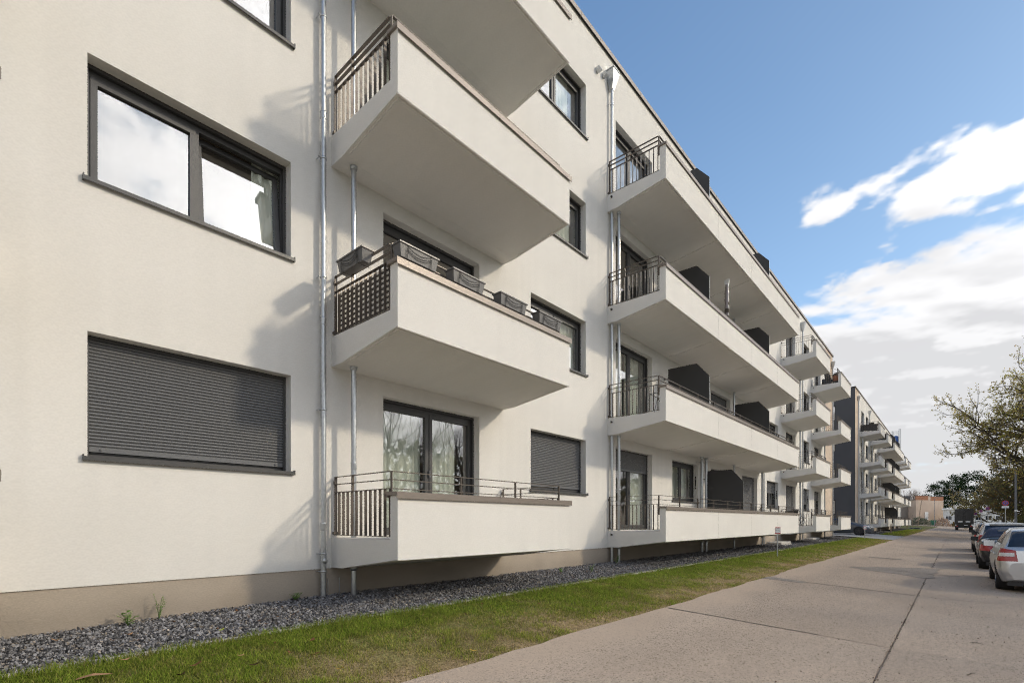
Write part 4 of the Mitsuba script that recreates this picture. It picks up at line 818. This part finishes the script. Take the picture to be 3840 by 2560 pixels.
# dark convertible with a blue soft top
cab = [(.00, .62, .66, .62, .5, .32, .48, .62, .68, .69), (.08, .72, .78, .74, .58, .28, .54, .79, .855, .86), (.3, .77, .83, .78, .58, .24, .57, .90, .945, .95), (.62, .80, .85, .79, .58, .22, .6, .92, .985, .99), (.80, .80, .852, .785, .56, .21, .6, .92, 1.05, 1.07), (1.15, .80, .855, .78, .53, .21, .6, .91, 1.27, 1.31), (1.7, .80, .855, .785, .52, .2, .6, .9, 1.31, 1.35), (2.2, .80, .852, .785, .53, .2, .6, .89, 1.25, 1.28), (2.7, .80, .85, .775, .58, .2, .6, .87, .98, .99), (3.4, .78, .83, .73, .56, .21, .55, .8, .845, .85), (3.9, .72, .74, .64, .5, .25, .48, .66, .71, .72), (4.05, .62, .62, .55, .45, .3, .45, .56, .6, .61)]
car('parked_car', 'black convertible with a dark blue soft top, second in the parked row', cab, 'mat_paint_black', at(8.22, 21.75, float(zg(8.2)), 0), (.75, 3.2), r=.31, half=.85,
    glass=[('soft_top', [(.78, 4.3), (2.28, 4.95), (2.28, 7), (.78, 7)], (-1, 1), 'mat_soft_top', .012), ('soft_top_side', [(.86, 4.15), (1.35, 4.15), (1.5, 5.1), (1.05, 5.1)], (-1, 1), 'mat_soft_top', .010), ('rear_window', [(.92, 5.7), (1.12, 5.7), (1.12, 7), (.92, 7)], (-1, 1), 'mat_car_glass', .018),
           ('side_window', [(1.4, 4.12), (2.5, 4.12), (2.3, 4.9), (1.5, 4.95)], (-1, 1), 'mat_car_glass', .006), ('windscreen', [(2.28, 5.1), (2.68, 5.0), (2.68, 7), (2.28, 7)], (-1, 1), 'mat_car_glass', .005)],
    regions=[('tail_lamp', rear_box(.52, .9, .62, .83, .30, .2), 'mat_red_lamp', .008)],
    parts=[('wing_mirror', mirror(-1, 2.5, .93), 'mat_black', 40), ('wing_mirror', mirror(1, 2.5, .93), 'mat_black', 40), ('number_plate', PL(-.26, .26, .52, .63, .0), 'mat_white', False), ('underbody', bx(-.68, .68, .08, 3.9, .16, .32), 'mat_black', False)])
est = [(.00, .66, .70, .68, .60, .30, .46, .60, .655, .66), (.04, .75, .82, .79, .66, .27, .52, .82, .91, .92), (.12, .78, .86, .82, .65, .25, .56, .94, 1.05, 1.06), (.30, .81, .885, .82, .61, .23, .6, .95, 1.24, 1.26), (.48, .82, .89, .82, .60, .22, .6, .96, 1.40, 1.44), (.8, .825, .893, .825, .60, .21, .6, .97, 1.45, 1.49), (1.8, .83, .895, .83, .60, .2, .6, .97, 1.47, 1.51), (2.6, .83, .895, .83, .59, .2, .6, .96, 1.41, 1.45), (3.0, .83, .89, .82, .60, .2, .6, .95, 1.18, 1.2), (3.4, .82, .885, .81, .64, .2, .6, .93, 1.0, 1.01), (3.95, .81, .87, .77, .62, .21, .56, .85, .9, .91), (4.4, .76, .80, .70, .55, .24, .5, .72, .77, .78), (4.55, .66, .68, .62, .5, .28, .45, .58, .62, .63)]
def estate(label, paint, y, rails):
    pr = [('wing_mirror', mirror(-1, 2.85, 1.02), 'mat_black', 40), ('wing_mirror', mirror(1, 2.85, 1.02), 'mat_black', 40), ('number_plate', PL(-.26, .26, .62, .73, .01), 'mat_white', False), ('underbody', bx(-.7, .7, .08, 4.4, .16, .30), 'mat_black', False), ('roof_spoiler', hull([(s * .5, y_, z) for s in (-1, 1) for y_, z in ((.36, 1.43), (.36, 1.455), (.62, 1.42), (.62, 1.475))]), paint, False)]
    if rails:
        pr += [('roof_rail', tube([(s * .56, .5, 1.44), (s * .57, .62, 1.50), (s * .57, 2.3, 1.51), (s * .56, 2.45, 1.45)], .016, 8), 'mat_chrome', True) for s in (-1, 1)]
        pr.append(('roof_antenna', hull([(-.025, .7, 1.48), (.025, .7, 1.48), (0, .72, 1.57), (-.02, .86, 1.5), (.02, .86, 1.5)]), 'mat_black', False))
    else: pr.append(('roof_antenna', tube([(0, .62, 1.47), (0, .60, 1.50), (0, .40, 1.86)], [.02, .008, .003], 8), 'mat_black', True))
    car('parked_car', label, est, paint, at(8.36, y, float(zg(8.3)), 0), (.85, 3.55), r=.325, half=.892,
        glass=[('side_window', side_glass(.45, 1.0, 1.0, .62), (-1, 1), 'mat_car_glass', .004), ('side_window', side_glass(1.06, 1.95, 1.92, 1.06), (-1, 1), 'mat_car_glass', .004), ('side_window', side_glass(2.02, 3.02, 2.72, 1.98), (-1, 1), 'mat_car_glass', .004), ('windscreen', [(2.7, 5.15), (3.28, 5.1), (3.28, 7), (2.7, 7)], (-1, 1), 'mat_car_glass', .004)], regions=[('rear_window', glass_box(.70, 1.04, 1.38, .6), 'mat_car_glass', .005), ('tail_lamp', rear_box(.58, .95, .70, 1.0, .28), 'mat_red_lamp', .008)], parts=pr)
estate('silvery white estate car with a rod aerial on its roof, third in the parked row', 'mat_paint_white', 28.0, False)
estate('dark brown estate car with chrome roof rails, farthest in the parked row', 'mat_paint_brown', 34.0, True)
ev = [(.00, .66, .70, .68, .60, .30, .50, .66, .72, .73), (.1, .78, .84, .80, .62, .26, .58, .88, .955, .96), (.5, .83, .90, .82, .62, .22, .62, .97, 1.05, 1.06), (1.0, .84, .915, .82, .58, .2, .62, .97, 1.22, 1.26), (1.9, .84, .92, .825, .56, .18, .62, .95, 1.36, 1.42), (2.7, .84, .92, .825, .57, .18, .62, .93, 1.34, 1.39), (3.3, .84, .92, .81, .60, .18, .62, .90, 1.08, 1.10), (3.7, .84, .915, .80, .64, .18, .6, .86, .93, .94), (4.2, .83, .90, .77, .60, .19, .56, .78, .83, .85), (4.55, .77, .82, .68, .5, .21, .5, .66, .70, .72), (4.7, .62, .64, .55, .4, .26, .44, .55, .58, .59)]
car('electric_car', 'dark grey saloon car parked nose to the street between the two houses', ev, 'mat_paint_grey', at(-2.95, 50.6, .40, -math.pi / 2), (.95, 3.82), r=.335, half=.917, rim='mat_dark_rim',
    glass=[('side_window', [(1.15, 4.12), (2.1, 4.12), (2.1, 4.92), (1.35, 4.92)], (-1, 1), 'mat_car_glass', .004), ('side_window', [(2.16, 4.12), (3.4, 4.12), (3.0, 4.92), (2.16, 4.92)], (-1, 1), 'mat_car_glass', .004), ('windscreen', [(2.75, 5.1), (3.6, 5.1), (3.6, 7), (2.75, 7)], (-1, 1), 'mat_car_glass', .004), ('headlamp', [(4.12, 3.55), (4.55, 3.5), (4.5, 4.1), (4.2, 3.95)], (-1, 1), 'mat_clear_lamp', .008)],
    parts=[('wing_mirror', mirror(-1, 3.2, .98), 'mat_paint_grey', 40), ('wing_mirror', mirror(1, 3.2, .98), 'mat_paint_grey', 40), ('air_intake', hull([(s * .5, y_, z) for s in (-1, 1) for y_, z in ((4.62, .24), (4.72, .27), (4.62, .33), (4.72, .32))]), 'mat_black', False)], cat_='car')
# box lorry far down the street
K = thing('box_lorry', 'black box lorry seen from behind at the far end of the street', 'lorry')
lx, ly, lz = 7.95, 118.0, -.05
LP = lambda m: mv(m, lx, ly, lz)
put('cargo_box', LP(cbox(-1.25, 1.25, .06, 6.2, 1.05, 3.75, .03)), 'mat_black', False, K)
for s in (-1, 1): put('rear_door', LP(cat(bx(min(s * .02, s * 1.2), max(s * .02, s * 1.2), -.0, .058, 1.12, 3.68), tube([(s * .12, -.02, 1.15), (s * .12, -.02, 3.6)], .02, 6))), 'mat_black_gloss', False, K); put('door_panel', LP(bx(min(s * .1, s * .7) + .1 * s, max(s * .1, s * .7) + .1 * s, -.012, -.001, 1.45, 1.66)), 'mat_white', False, K)
put('chassis', LP(cat(bx(-.9, .9, .1, 7.6, .62, 1.05), bx(-1.2, 1.2, .0, .12, .48, .66))), 'mat_black', False, K)
put('number_plate', LP(bx(-.02, .5, -.013, -.001, .86, .97)), 'mat_white', False, K)
for s in (-1, 1):
    put('tail_lamp', LP(bx(s * .95 - .15, s * .95 + .15, -.02, -.001, .72, .86)), 'mat_red_lamp', False, K)
    for yy in (1.5, 6.9): put('wheel', LP(mv(lathe([(0, -.22), (.36, -.22), (.42, -.16), (.42, .16), (.36, .22), (0, .22)], 28, 'x'), s * .95, yy, .42)), 'mat_tyre', 30, K)
put('cab', LP(hull([(s * 1.08, y_, z) for s in (-1, 1) for y_, z in ((6.3, .6), (8.0, .6), (8.0, 1.5), (7.7, 2.5), (6.3, 2.6))])), 'mat_white', False, K)

# ------------------------------------------------------------------ trees and bushes
def branches(base, h, r0, seed, spread=.8, n1=9, up=.35, low=.3, levels=4, lean=(0, 0), twig=1.0, droop=0.0, reach=.62):
    """(list of (points, radii, level)), tips"""
    R = np.random.default_rng(seed); out, tips = [], []
    def grow(p, d, L, r, lev):
        n = 4 if lev < 3 else 3; P = [p]; q = p.copy(); dd = d / np.linalg.norm(d)
        for i in range(n):
            dd = dd + R.normal(0, .13 + .03 * lev, 3) + np.array([0, 0, (.07 if lev > 0 else .02) - droop * (lev > 0)]); dd /= np.linalg.norm(dd); q = q + dd * L / n; P.append(q.copy())
        P = np.array(P); out.append((P, np.linspace(r, r * (.5 if lev < levels - 1 else .35), n + 1), lev))
        if lev >= levels - 1:
            tips.append((P, dd)); return
        k = {0: n1, 1: 7, 2: 6, 3: 4}.get(lev, 3)
        for j in range(k):
            t = (low + (1 - low) * (j + R.uniform(.1, .9)) / k) if lev == 0 else R.uniform(.22, 1.0)
            f = t * n; i = min(int(f), n - 1); pp = P[i] + (P[i + 1] - P[i]) * (f - i)
            a = j * 2.4 + R.uniform(-.6, .6); ax = dd if lev else np.array([0, 0, 1.0])
            u = np.cross(ax, [.3, .5, .81]); u /= np.linalg.norm(u); v = np.cross(ax, u)
            nd = ax * (up if lev == 0 else .75) + (u * math.cos(a) + v * math.sin(a)) * spread
            LL = h * (reach - .30 * t) * (1 if lev == 0 else .48 ** lev * 1.25) * R.uniform(.8, 1.15)
            grow(pp, nd, LL, r * (.62 - .22 * t) if lev == 0 else r * .46, lev + 1)
        grow(P[-1], dd, L * .45, r * .45, lev + 1)
    grow(np.array(base, float), np.array([lean[0], lean[1], 1.0]), h * .55, r0, 0)
    return out, tips
def above(segs, tips, z):
    ok = lambda P: P[:, 2].min() > z and not (z and ((P[:, 0] < 9.0) & (P[:, 2] < 7.5)).any()) and not (z and P[:, 0].min() < 4.6)
    return [q for q in segs if q[2] == 0 or ok(q[0])], [t for t in tips if ok(t[0])]
def tri_tubes(segs, sides=(8, 6, 4, 3, 3)):
    return cat(*[tube(P, r, sides[min(l, 4)], False) for P, r, l in segs])
def leafquads(C, s, R, cols, flat=.0):
    n = len(C); a = R.normal(size=(n, 3)); a[:, 2] *= 1 - flat; a /= np.linalg.norm(a, axis=1, keepdims=True); b = np.cross(a, R.normal(size=(n, 3))); b /= np.linalg.norm(b, axis=1, keepdims=True)
    s = (s * R.uniform(.6, 1.3, n))[:, None]
    v = np.stack([C - a * s, C + b * s * .55, C + a * s, C - b * s * .55], 1).reshape(-1, 3); o = (np.arange(n) * 4)[:, None]
    f = np.concatenate([o + [0, 1, 2], o + [0, 2, 3]], 1).reshape(-1, 3)
    c = np.array(cols)[R.integers(0, len(cols), n)] * R.uniform(.75, 1.25, (n, 1)); return v, f, np.repeat(c, 4, 0)
def tree(name, label, base, h, r0, seed, leaves=0, ls=.05, cols=None, cat_='tree', group=None, bark='mat_bark', clear=0, **kw):
    K = thing(name, label, cat_, group); segs, tips = above(*branches(base, h, r0, seed, **kw), clear)
    put('trunk', tri_tubes([s for s in segs if s[2] == 0]), bark, True, K)
    put('branches', tri_tubes([s for s in segs if s[2] > 0]), bark, True, K)
    if leaves:
        R = np.random.default_rng(seed + 1); i = R.integers(0, len(tips), leaves); j = R.uniform(.15, 1.1, leaves); P = np.array([t[0] for t in tips]); n = P.shape[1] - 1
        f = np.clip(j * n, 0, n - 1e-3); k = f.astype(int); C = P[i, k] + (P[i, k + 1] - P[i, k]) * (f - k)[:, None] + R.normal(0, ls * 1.1, (leaves, 3))
        v, f, c = leafquads(C, ls, R, cols); put('crown', trimesh.Trimesh(v, f, process=False), 'mat_leaf', False, K, color=c)
    return K
SPRING = [(.52, .45, .12), (.44, .42, .10), (.60, .49, .17), (.34, .31, .11), (.50, .36, .17), (.30, .22, .12)]
tree('broadleaf_tree', 'wide spreading tree with sparse yellow green spring leaves at the right edge', (16.6, 66.0, -.1), 19.0, .42, 5, leaves=62000, ls=.085, cols=SPRING, spread=.9, n1=17, up=.55, low=.22, levels=5, reach=.56, clear=4.4)
tree('broadleaf_tree', 'second budding tree behind the wide spreading one at the right edge', (20.5, 84.0, -.1), 15, .35, 11, leaves=7000, ls=.16, cols=SPRING, spread=.95, n1=11, up=.4, low=.15, levels=4)
tree('broadleaf_tree', 'darker budding tree far behind the street lamp', (17.0, 112.0, -.1), 14, .33, 12, leaves=7000, ls=.22, cols=[(.13, .13, .05), (.18, .12, .045), (.10, .09, .05)], spread=.95, n1=11, up=.4, low=.12, levels=4)
tree('broadleaf_tree', 'brownish budding tree standing left of the far street lamp', (13.5, 138.0, -.1), 12, .3, 13, leaves=6000, ls=.24, cols=[(.22, .18, .09), (.16, .13, .07), (.26, .23, .10)], spread=.9, n1=10, up=.4, low=.12, levels=4)
# bare trees across the street, outside the picture, mirrored in the glass of the doors and throwing soft shade on the road
for i, (x, y, h) in enumerate(((17.5, 17.5, 8.6), (18.5, 24.5, 9.0), (16.5, 33.0, 8.0), (18.0, 44.0, 9.0))):
    tree('bare_tree', f'bare street tree across the street, mirrored in the patio door glass, number {i + 1} from the camera' if False else ['bare tree across the street mirrored in the ground floor patio door', 'bare tree across the street beyond the one mirrored in the patio door', 'smaller bare tree beside the parked cars outside the right edge', 'bare tree beyond the parked cars outside the right edge'][i], (x, y, -.1), h, .16, 40 + i, spread=.85, n1=11, up=.5, low=.22, levels=4, leaves=500, ls=.05, cols=[(.16, .12, .07)])
R = np.random.default_rng(77); N = 5200; yb = R.uniform(-25, 135, N); hb = 8.5 + 3.5 * meshkit.fbm(np.stack([yb * .12, 0 * yb, 0 * yb], -1), 3, 4)
v, f, c = leafquads(np.stack([42 + R.normal(0, 2.2, N), yb, hb * R.random(N) ** .8], 1), .62, R, [(.07, .075, .03), (.10, .095, .045), (.13, .11, .06)])
struct('tree_belt', trimesh.Trimesh(v, f, process=False), 'mat_leaf', 'stuff', 'dim belt of trees across the street, seen only mirrored in the window glass', color=c)
def bush(name, label, x, y, rx, ry, h, n, ls, cols, seed, cat_='bush', z=-.1, m='mat_blade'):
    K = thing(name, label, cat_); R = np.random.default_rng(seed)
    d = R.normal(size=(n, 3)); d /= np.linalg.norm(d, axis=1, keepdims=True); d[:, 2] = np.abs(d[:, 2])
    rr = (.55 + .45 * R.random(n) ** .5) * (.75 + .5 * meshkit.fbm(d * 2.3 + seed, 3, seed)); C = d * rr[:, None] * [rx, ry, h] + [x, y, z]
    v, f, c = leafquads(C, ls, R, cols); put('foliage', trimesh.Trimesh(v, f, process=False), m, False, K, color=c)
    put('stem', cat(*[tube([(x + R.normal() * rx * .1, y, z - .1), (x + R.normal() * rx * .4, y + R.normal() * ry * .4, z + h * .7)], [.03, .01], 5, False) for _ in range(9)]), 'mat_bark', True, K)
bush('green_bush', 'bright green rounded bush behind the parked cars, below the street lamp', 14.6, 62.0, 3.0, 4.0, 2.3, 9000, .08, [(.26, .34, .04), (.34, .40, .06), (.18, .26, .03)], 71)
bush('hedge', 'dark olive hedge behind the no stopping signs', 14.5, 84.0, 2.6, 9.0, 3.6, 8000, .14, [(.10, .10, .04), (.14, .13, .05), (.16, .14, .06)], 72, 'hedge')
bush('hedge', 'brown leafless hedge right of the lamp post', 18.5, 66.0, 3.0, 6.0, 2.7, 6000, .11, [(.12, .10, .05), (.17, .15, .07), (.09, .08, .04)], 73, 'hedge')
def pine(x, y, h, seed, label):
    K = thing('pine_tree', label, 'tree'); R = np.random.default_rng(seed); z = -.2
    put('trunk', tube([(x, y, z), (x + R.normal() * .3, y, z + h * .5), (x + R.normal() * .5, y, z + h)], [.28, .2, .05], 8), 'mat_bark', True, K)
    V, F, C, o, S = [], [], [], 0, []
    for k in range(26):
        t = .42 + .58 * (k / 25); a = R.uniform(0, 6.28); L = (1.15 - t) * h * .36 * R.uniform(.6, 1.2); c0 = np.array([x + math.cos(a) * L, y + math.sin(a) * L, z + h * t + R.normal() * .25])
        S.append(tube([(x, y, z + h * t - .3), c0], [.07, .03], 4, False)); m = 95
        q = R.normal(size=(m, 3)) * [.75, .75, .30] * (h / 14) + c0; v, f, c = leafquads(q, .20 * h / 14, R, [(.028, .05, .02), (.04, .065, .028), (.02, .038, .018)]); V.append(v); F.append(f + o); C.append(c); o += len(v)
    put('crown', trimesh.Trimesh(np.vstack(V), np.vstack(F), process=False), 'mat_vcol', False, K, color=np.vstack(C)); put('branches', cat(*S), 'mat_bark', True, K)
for i, (x, y, h) in enumerate(((0.2, 272, 17), (3.2, 280, 18.5), (6.6, 274, 20), (10.0, 282, 21), (14, 276, 21), (19, 280, 20))):
    pine(x, y, h, 90 + i, ['dark pine at the left end of the far pine group behind the pink hall', 'second dark pine from the left, rising over the pink hall', 'third dark pine of the far group, above the black lorry', 'tall dark pine behind the black lorry', 'tall far pine right of the black lorry', 'rightmost far pine, mostly hidden behind budding branches'][i])
for i, (x, y, h) in enumerate(((-17, 262, 15), (-12.5, 266, 13.5), (-5.6, 262, 15.5))):
    tree('bare_tree', ['far bare tree with a reddish crown right beside the second house end', 'far bare tree behind the roof of the grey hall wing', 'far bare tree standing up behind the brick parapet'][i], (x, y, -.2), h, .3, 120 + i, spread=.6, n1=10, up=.75, low=.3, levels=4, bark='mat_twig')
mat('mat_twig', two({'type': 'diffuse', 'reflectance': rgb((.21, .165, .135))}))

# ------------------------------------------------------------------ street furniture and the far end of the street
def no_stop(x, y, zc, d, label, text, rz=0.0):
    K = thing('no_stopping_sign', label, 'road sign'); P = lambda m: mv(m, x, y, 0, rz=rz)
    disc = lambda r, y0, y1, n=36: mv(lathe([(0, 0), (r, 0), (r, y1 - y0), (0, y1 - y0)], n), 0, y1, zc, rx=math.pi / 2)
    put('post', P(tube([(0, 0, -.2), (0, 0, zc + d * .45)], .03, 12)), 'mat_galv', True, K)
    put('disc', P(disc(d / 2, -.05, -.032)), 'mat_red', False, K); put('blue_field', P(disc(d * .40, -.053, -.0505)), 'mat_blue', False, K)
    put('red_cross', P(cat(*[mv(bx(-d * .41, d * .41, -.002, .002, -d * .045, d * .045), 0, -.0562 - .001 * i, zc, ry=s * math.pi / 4) for i, s in enumerate((-1, 1))])), 'mat_red', False, K)
    put('plate', P(cbox(-d * .5, d * .5, -.045, -.035, zc - d * .95, zc - d * .55, .004)), 'mat_white', False, K)
    if text:
        for i, tx in enumerate(text):
            t = meshkit.text_mesh(tx, .062, .002); t.apply_transform(trimesh.transformations.rotation_matrix(math.pi / 2, [1, 0, 0])); b = t.bounds; t.apply_translation([-(b[0][0] + b[1][0]) / 2, -.0455, zc - d * .70 - i * .085]); put('lettering', P(t), 'mat_black', False, K)
no_stop(9.85, 57, 2.98, .42, 'red and blue no stopping sign with a white plate, the nearest and largest', ('7-17 h', '5 m'))
no_stop(9.9, 88, 3.15, .45, 'no stopping sign with white plates, second along the row of parked cars', None)
no_stop(9.95, 112, 3.2, .45, 'no stopping sign half hidden behind the second one, farther on', None)
no_stop(9.55, 124, 2.95, .45, 'farthest small no stopping sign, just right of the black lorry', None)
K = thing('street_lamp', 'grey street lamp with a short flat arm in front of the budding trees', 'street lamp')
put('pole', tube([(10.65, 60.2, -.2), (10.65, 60.2, 6.0)], [.095, .075], 14), 'mat_lamp', True, K); put('lamp_arm', cat(cbox(9.55, 10.72, 60.11, 60.29, 5.93, 6.02, .01)), 'mat_lamp', False, K)
put('lamp_glass', bx(9.6, 10.1, 60.13, 60.27, 5.915, 5.929), 'mat_white', False, K); put('sticker', tube([(10.65, 60.2, 2.35), (10.65, 60.2, 2.48)], .0925, 14), 'mat_white', True, K)
mat('mat_lamp', two(princ((.17, .175, .19), .45, metallic=.3)))
K = thing('graffiti_wall', 'pale grey concrete wall with dark scrawled graffiti at the right edge', 'wall')
put('slab', cbox(16.2, 19.5, 74, 74.3, -.1, 3.7, .01), 'mat_concrete', False, K)
put('graffiti', cat(*[tube([(16.6 + .5 * i + .25 * math.sin(t * 5 + i), 73.985, 1.2 + 1.1 * t + .3 * math.sin(7 * t + 2 * i)) for t in np.linspace(0, 1, 12)], .03, 5) for i in range(4)]), 'mat_black', True, K)
# pink hall with brick parapets, turned towards the sun
def hall(K, name, m, u0, u1, d0, d1, z0, z1, **k):
    return put(name, mv(bx(u0, u1, d0, d1, z0, z1), -4.3, 243, 0, rz=math.atan2(.8, .6)), m, False, K, **k)
K = thing('pink_hall', 'plain pink rendered hall with orange brick parapets closing the street', 'hall')
hall(K, 'wall', 'mat_hall', 0, 12.8, 0, 10, -.2, 9.6); hall(K, 'brick_parapet', 'mat_brick', .02, 5.6, -.03, .4, 9.61, 11.2); hall(K, 'pier', 'mat_hall', 5.61, 6.7, -.02, .4, 9.605, 11.2); hall(K, 'brick_parapet', 'mat_brick', 6.71, 12.78, -.03, .4, 9.45, 11.0)
hall(K, 'side_wing', 'mat_wing', -12, -.05, 3, 10, -.2, 8.6); hall(K, 'wing_roof', 'mat_steel', -12.2, -.06, 2.8, 10.2, 8.61, 9.4); hall(K, 'vent_block', 'mat_slate', -1.4, -.07, 2.0, 4, 9.41, 11.3); hall(K, 'cap', 'mat_slate', -.05, 12.85, -.06, .45, 11.21, 11.3)
hall(K, 'poster', 'mat_white', 4.1, 5.6, -.08, -.02, 2.1, 5.2, label='pale blue white painted panel low on the hall wall')
mat('mat_wing', two({'type': 'diffuse', 'reflectance': rgb((.28, .24, .21))}))
K = thing('low_building', 'low flat roofed white building with dark windows behind the black lorry', 'building')
put('wall', bx(3.5, 22, 240, 250, -.2, 5.7), 'mat_plaster', False, K); put('roof', cbox(3.2, 22.3, 239.6, 250.3, 5.71, 6.3, .03), 'mat_white', False, K)
for i in range(6):
    W = put('window', bx(4.2 + 2.6 * i, 5.9 + 2.6 * i, 239.93, 239.995, 2.1, 3.6), 'mat_white', False, K); put('pane', cat(bx(4.28 + 2.6 * i, 5.02 + 2.6 * i, 239.91, 239.929, 2.18, 3.52), bx(5.08 + 2.6 * i, 5.82 + 2.6 * i, 239.91, 239.929, 2.18, 3.52)), 'mat_car_glass', False, W)
K = thing('chimney_group', 'blue tank between steel flue pipes rising behind the second house', 'chimney')
put('tank', lathe([(0, 0), (.42, 0), (.42, 20.6), (.3, 20.8), (0, 20.8)], 28).apply_translation([-3.26, 143, 0]), 'mat_blue', 30, K)
for dx, h in ((-.68, 21.9), (.68, 22.3)): put('flue', lathe([(0, 0), (.24, 0), (.24, h), (.21, h), (.21, h - .3), (0, h - .3)], 20).apply_translation([-3.26 + dx, 142.8, 0]), 'mat_steel', 30, K)
put('railing', cat(*[tube([(-3.26 + .45 * math.cos(a), 143 + .45 * math.sin(a), z) for a in np.linspace(0, 6.283, 20)], .025, 5) for z in (21.3, 21.8)], *[tube([(-3.26 + .45 * math.cos(a), 143 + .45 * math.sin(a), 20.7), (-3.26 + .45 * math.cos(a), 143 + .45 * math.sin(a), 21.8)], .025, 5) for a in np.linspace(0, 6, 7)]), 'mat_white', False, K)
K = thing('green_fence', 'dark green metal gate and mesh fence before the pink hall', 'fence')
for i in range(14): put('fence_post', tube([(-6.5 + i * .9, 205, -.2), (-6.5 + i * .9, 205, 1.9)], .05, 6), 'mat_green', True, K)
put('fence_mesh', cat(*[bx(-6.5, 5.2, 204.98, 205.02, z, z + .03) for z in np.arange(.2, 1.9, .22)], *[bx(x - .012, x + .012, 204.97, 205.03, .2, 1.85) for x in np.arange(-6.5, 5.2, .3)]), 'mat_green', False, K, kind='stuff')
put('gate', cat(bx(.9, 2.4, 204.9, 204.95, .1, 2.0)), 'mat_green', False, K)
bush('flowering_bush', 'pale pinkish flowering bush before the low building', 4.0, 198, 2.0, 1.6, 2.9, 700, .20, [(.52, .40, .35), (.42, .32, .25), (.34, .25, .17)], 81, z=0)
bush('brown_bush', 'low brown bush behind the left edge of the lorry', 7.4, 206, 2.2, 1.4, 1.5, 500, .25, [(.20, .14, .06), (.26, .19, .08)], 82, z=0)
bush('grey_shrub', 'tangled grey shrub behind the far fence', -1.6, 201, 3.2, 2, 3.0, 900, .24, [(.15, .16, .12), (.24, .22, .18), (.12, .15, .10)], 83, z=0)
one('far_mast', cat(tube([(.45, 144.4, 0), (1.2, 144.4, 6.4)], [.07, .05], 8), tube([(-.4, 144.4, 0), (-.4, 144.4, 3.0)], .05, 6)), 'mat_wood', 'thin leaning stake of a young tree on the last patch of lawn', 'stake')
one('far_lamp', cat(tube([(2.3, 190, 0), (2.3, 190, 8.2), (5.0, 190, 9.0)], [.08, .06, .05], 8), cbox(4.8, 5.7, 189.9, 190.1, 8.95, 9.1, .02)), 'mat_lamp', 'thin far street lamp with an arm before the pink hall', 'street lamp')
one('rubber_mat', mv(lathe([(0, 0), (.9, 0), (.8, .18), (0, .2)], 16), 1.6, 112.0, .27, s=1), 'mat_black', 'dark heap of soil round the young tree on the last lawn', 'soil heap')
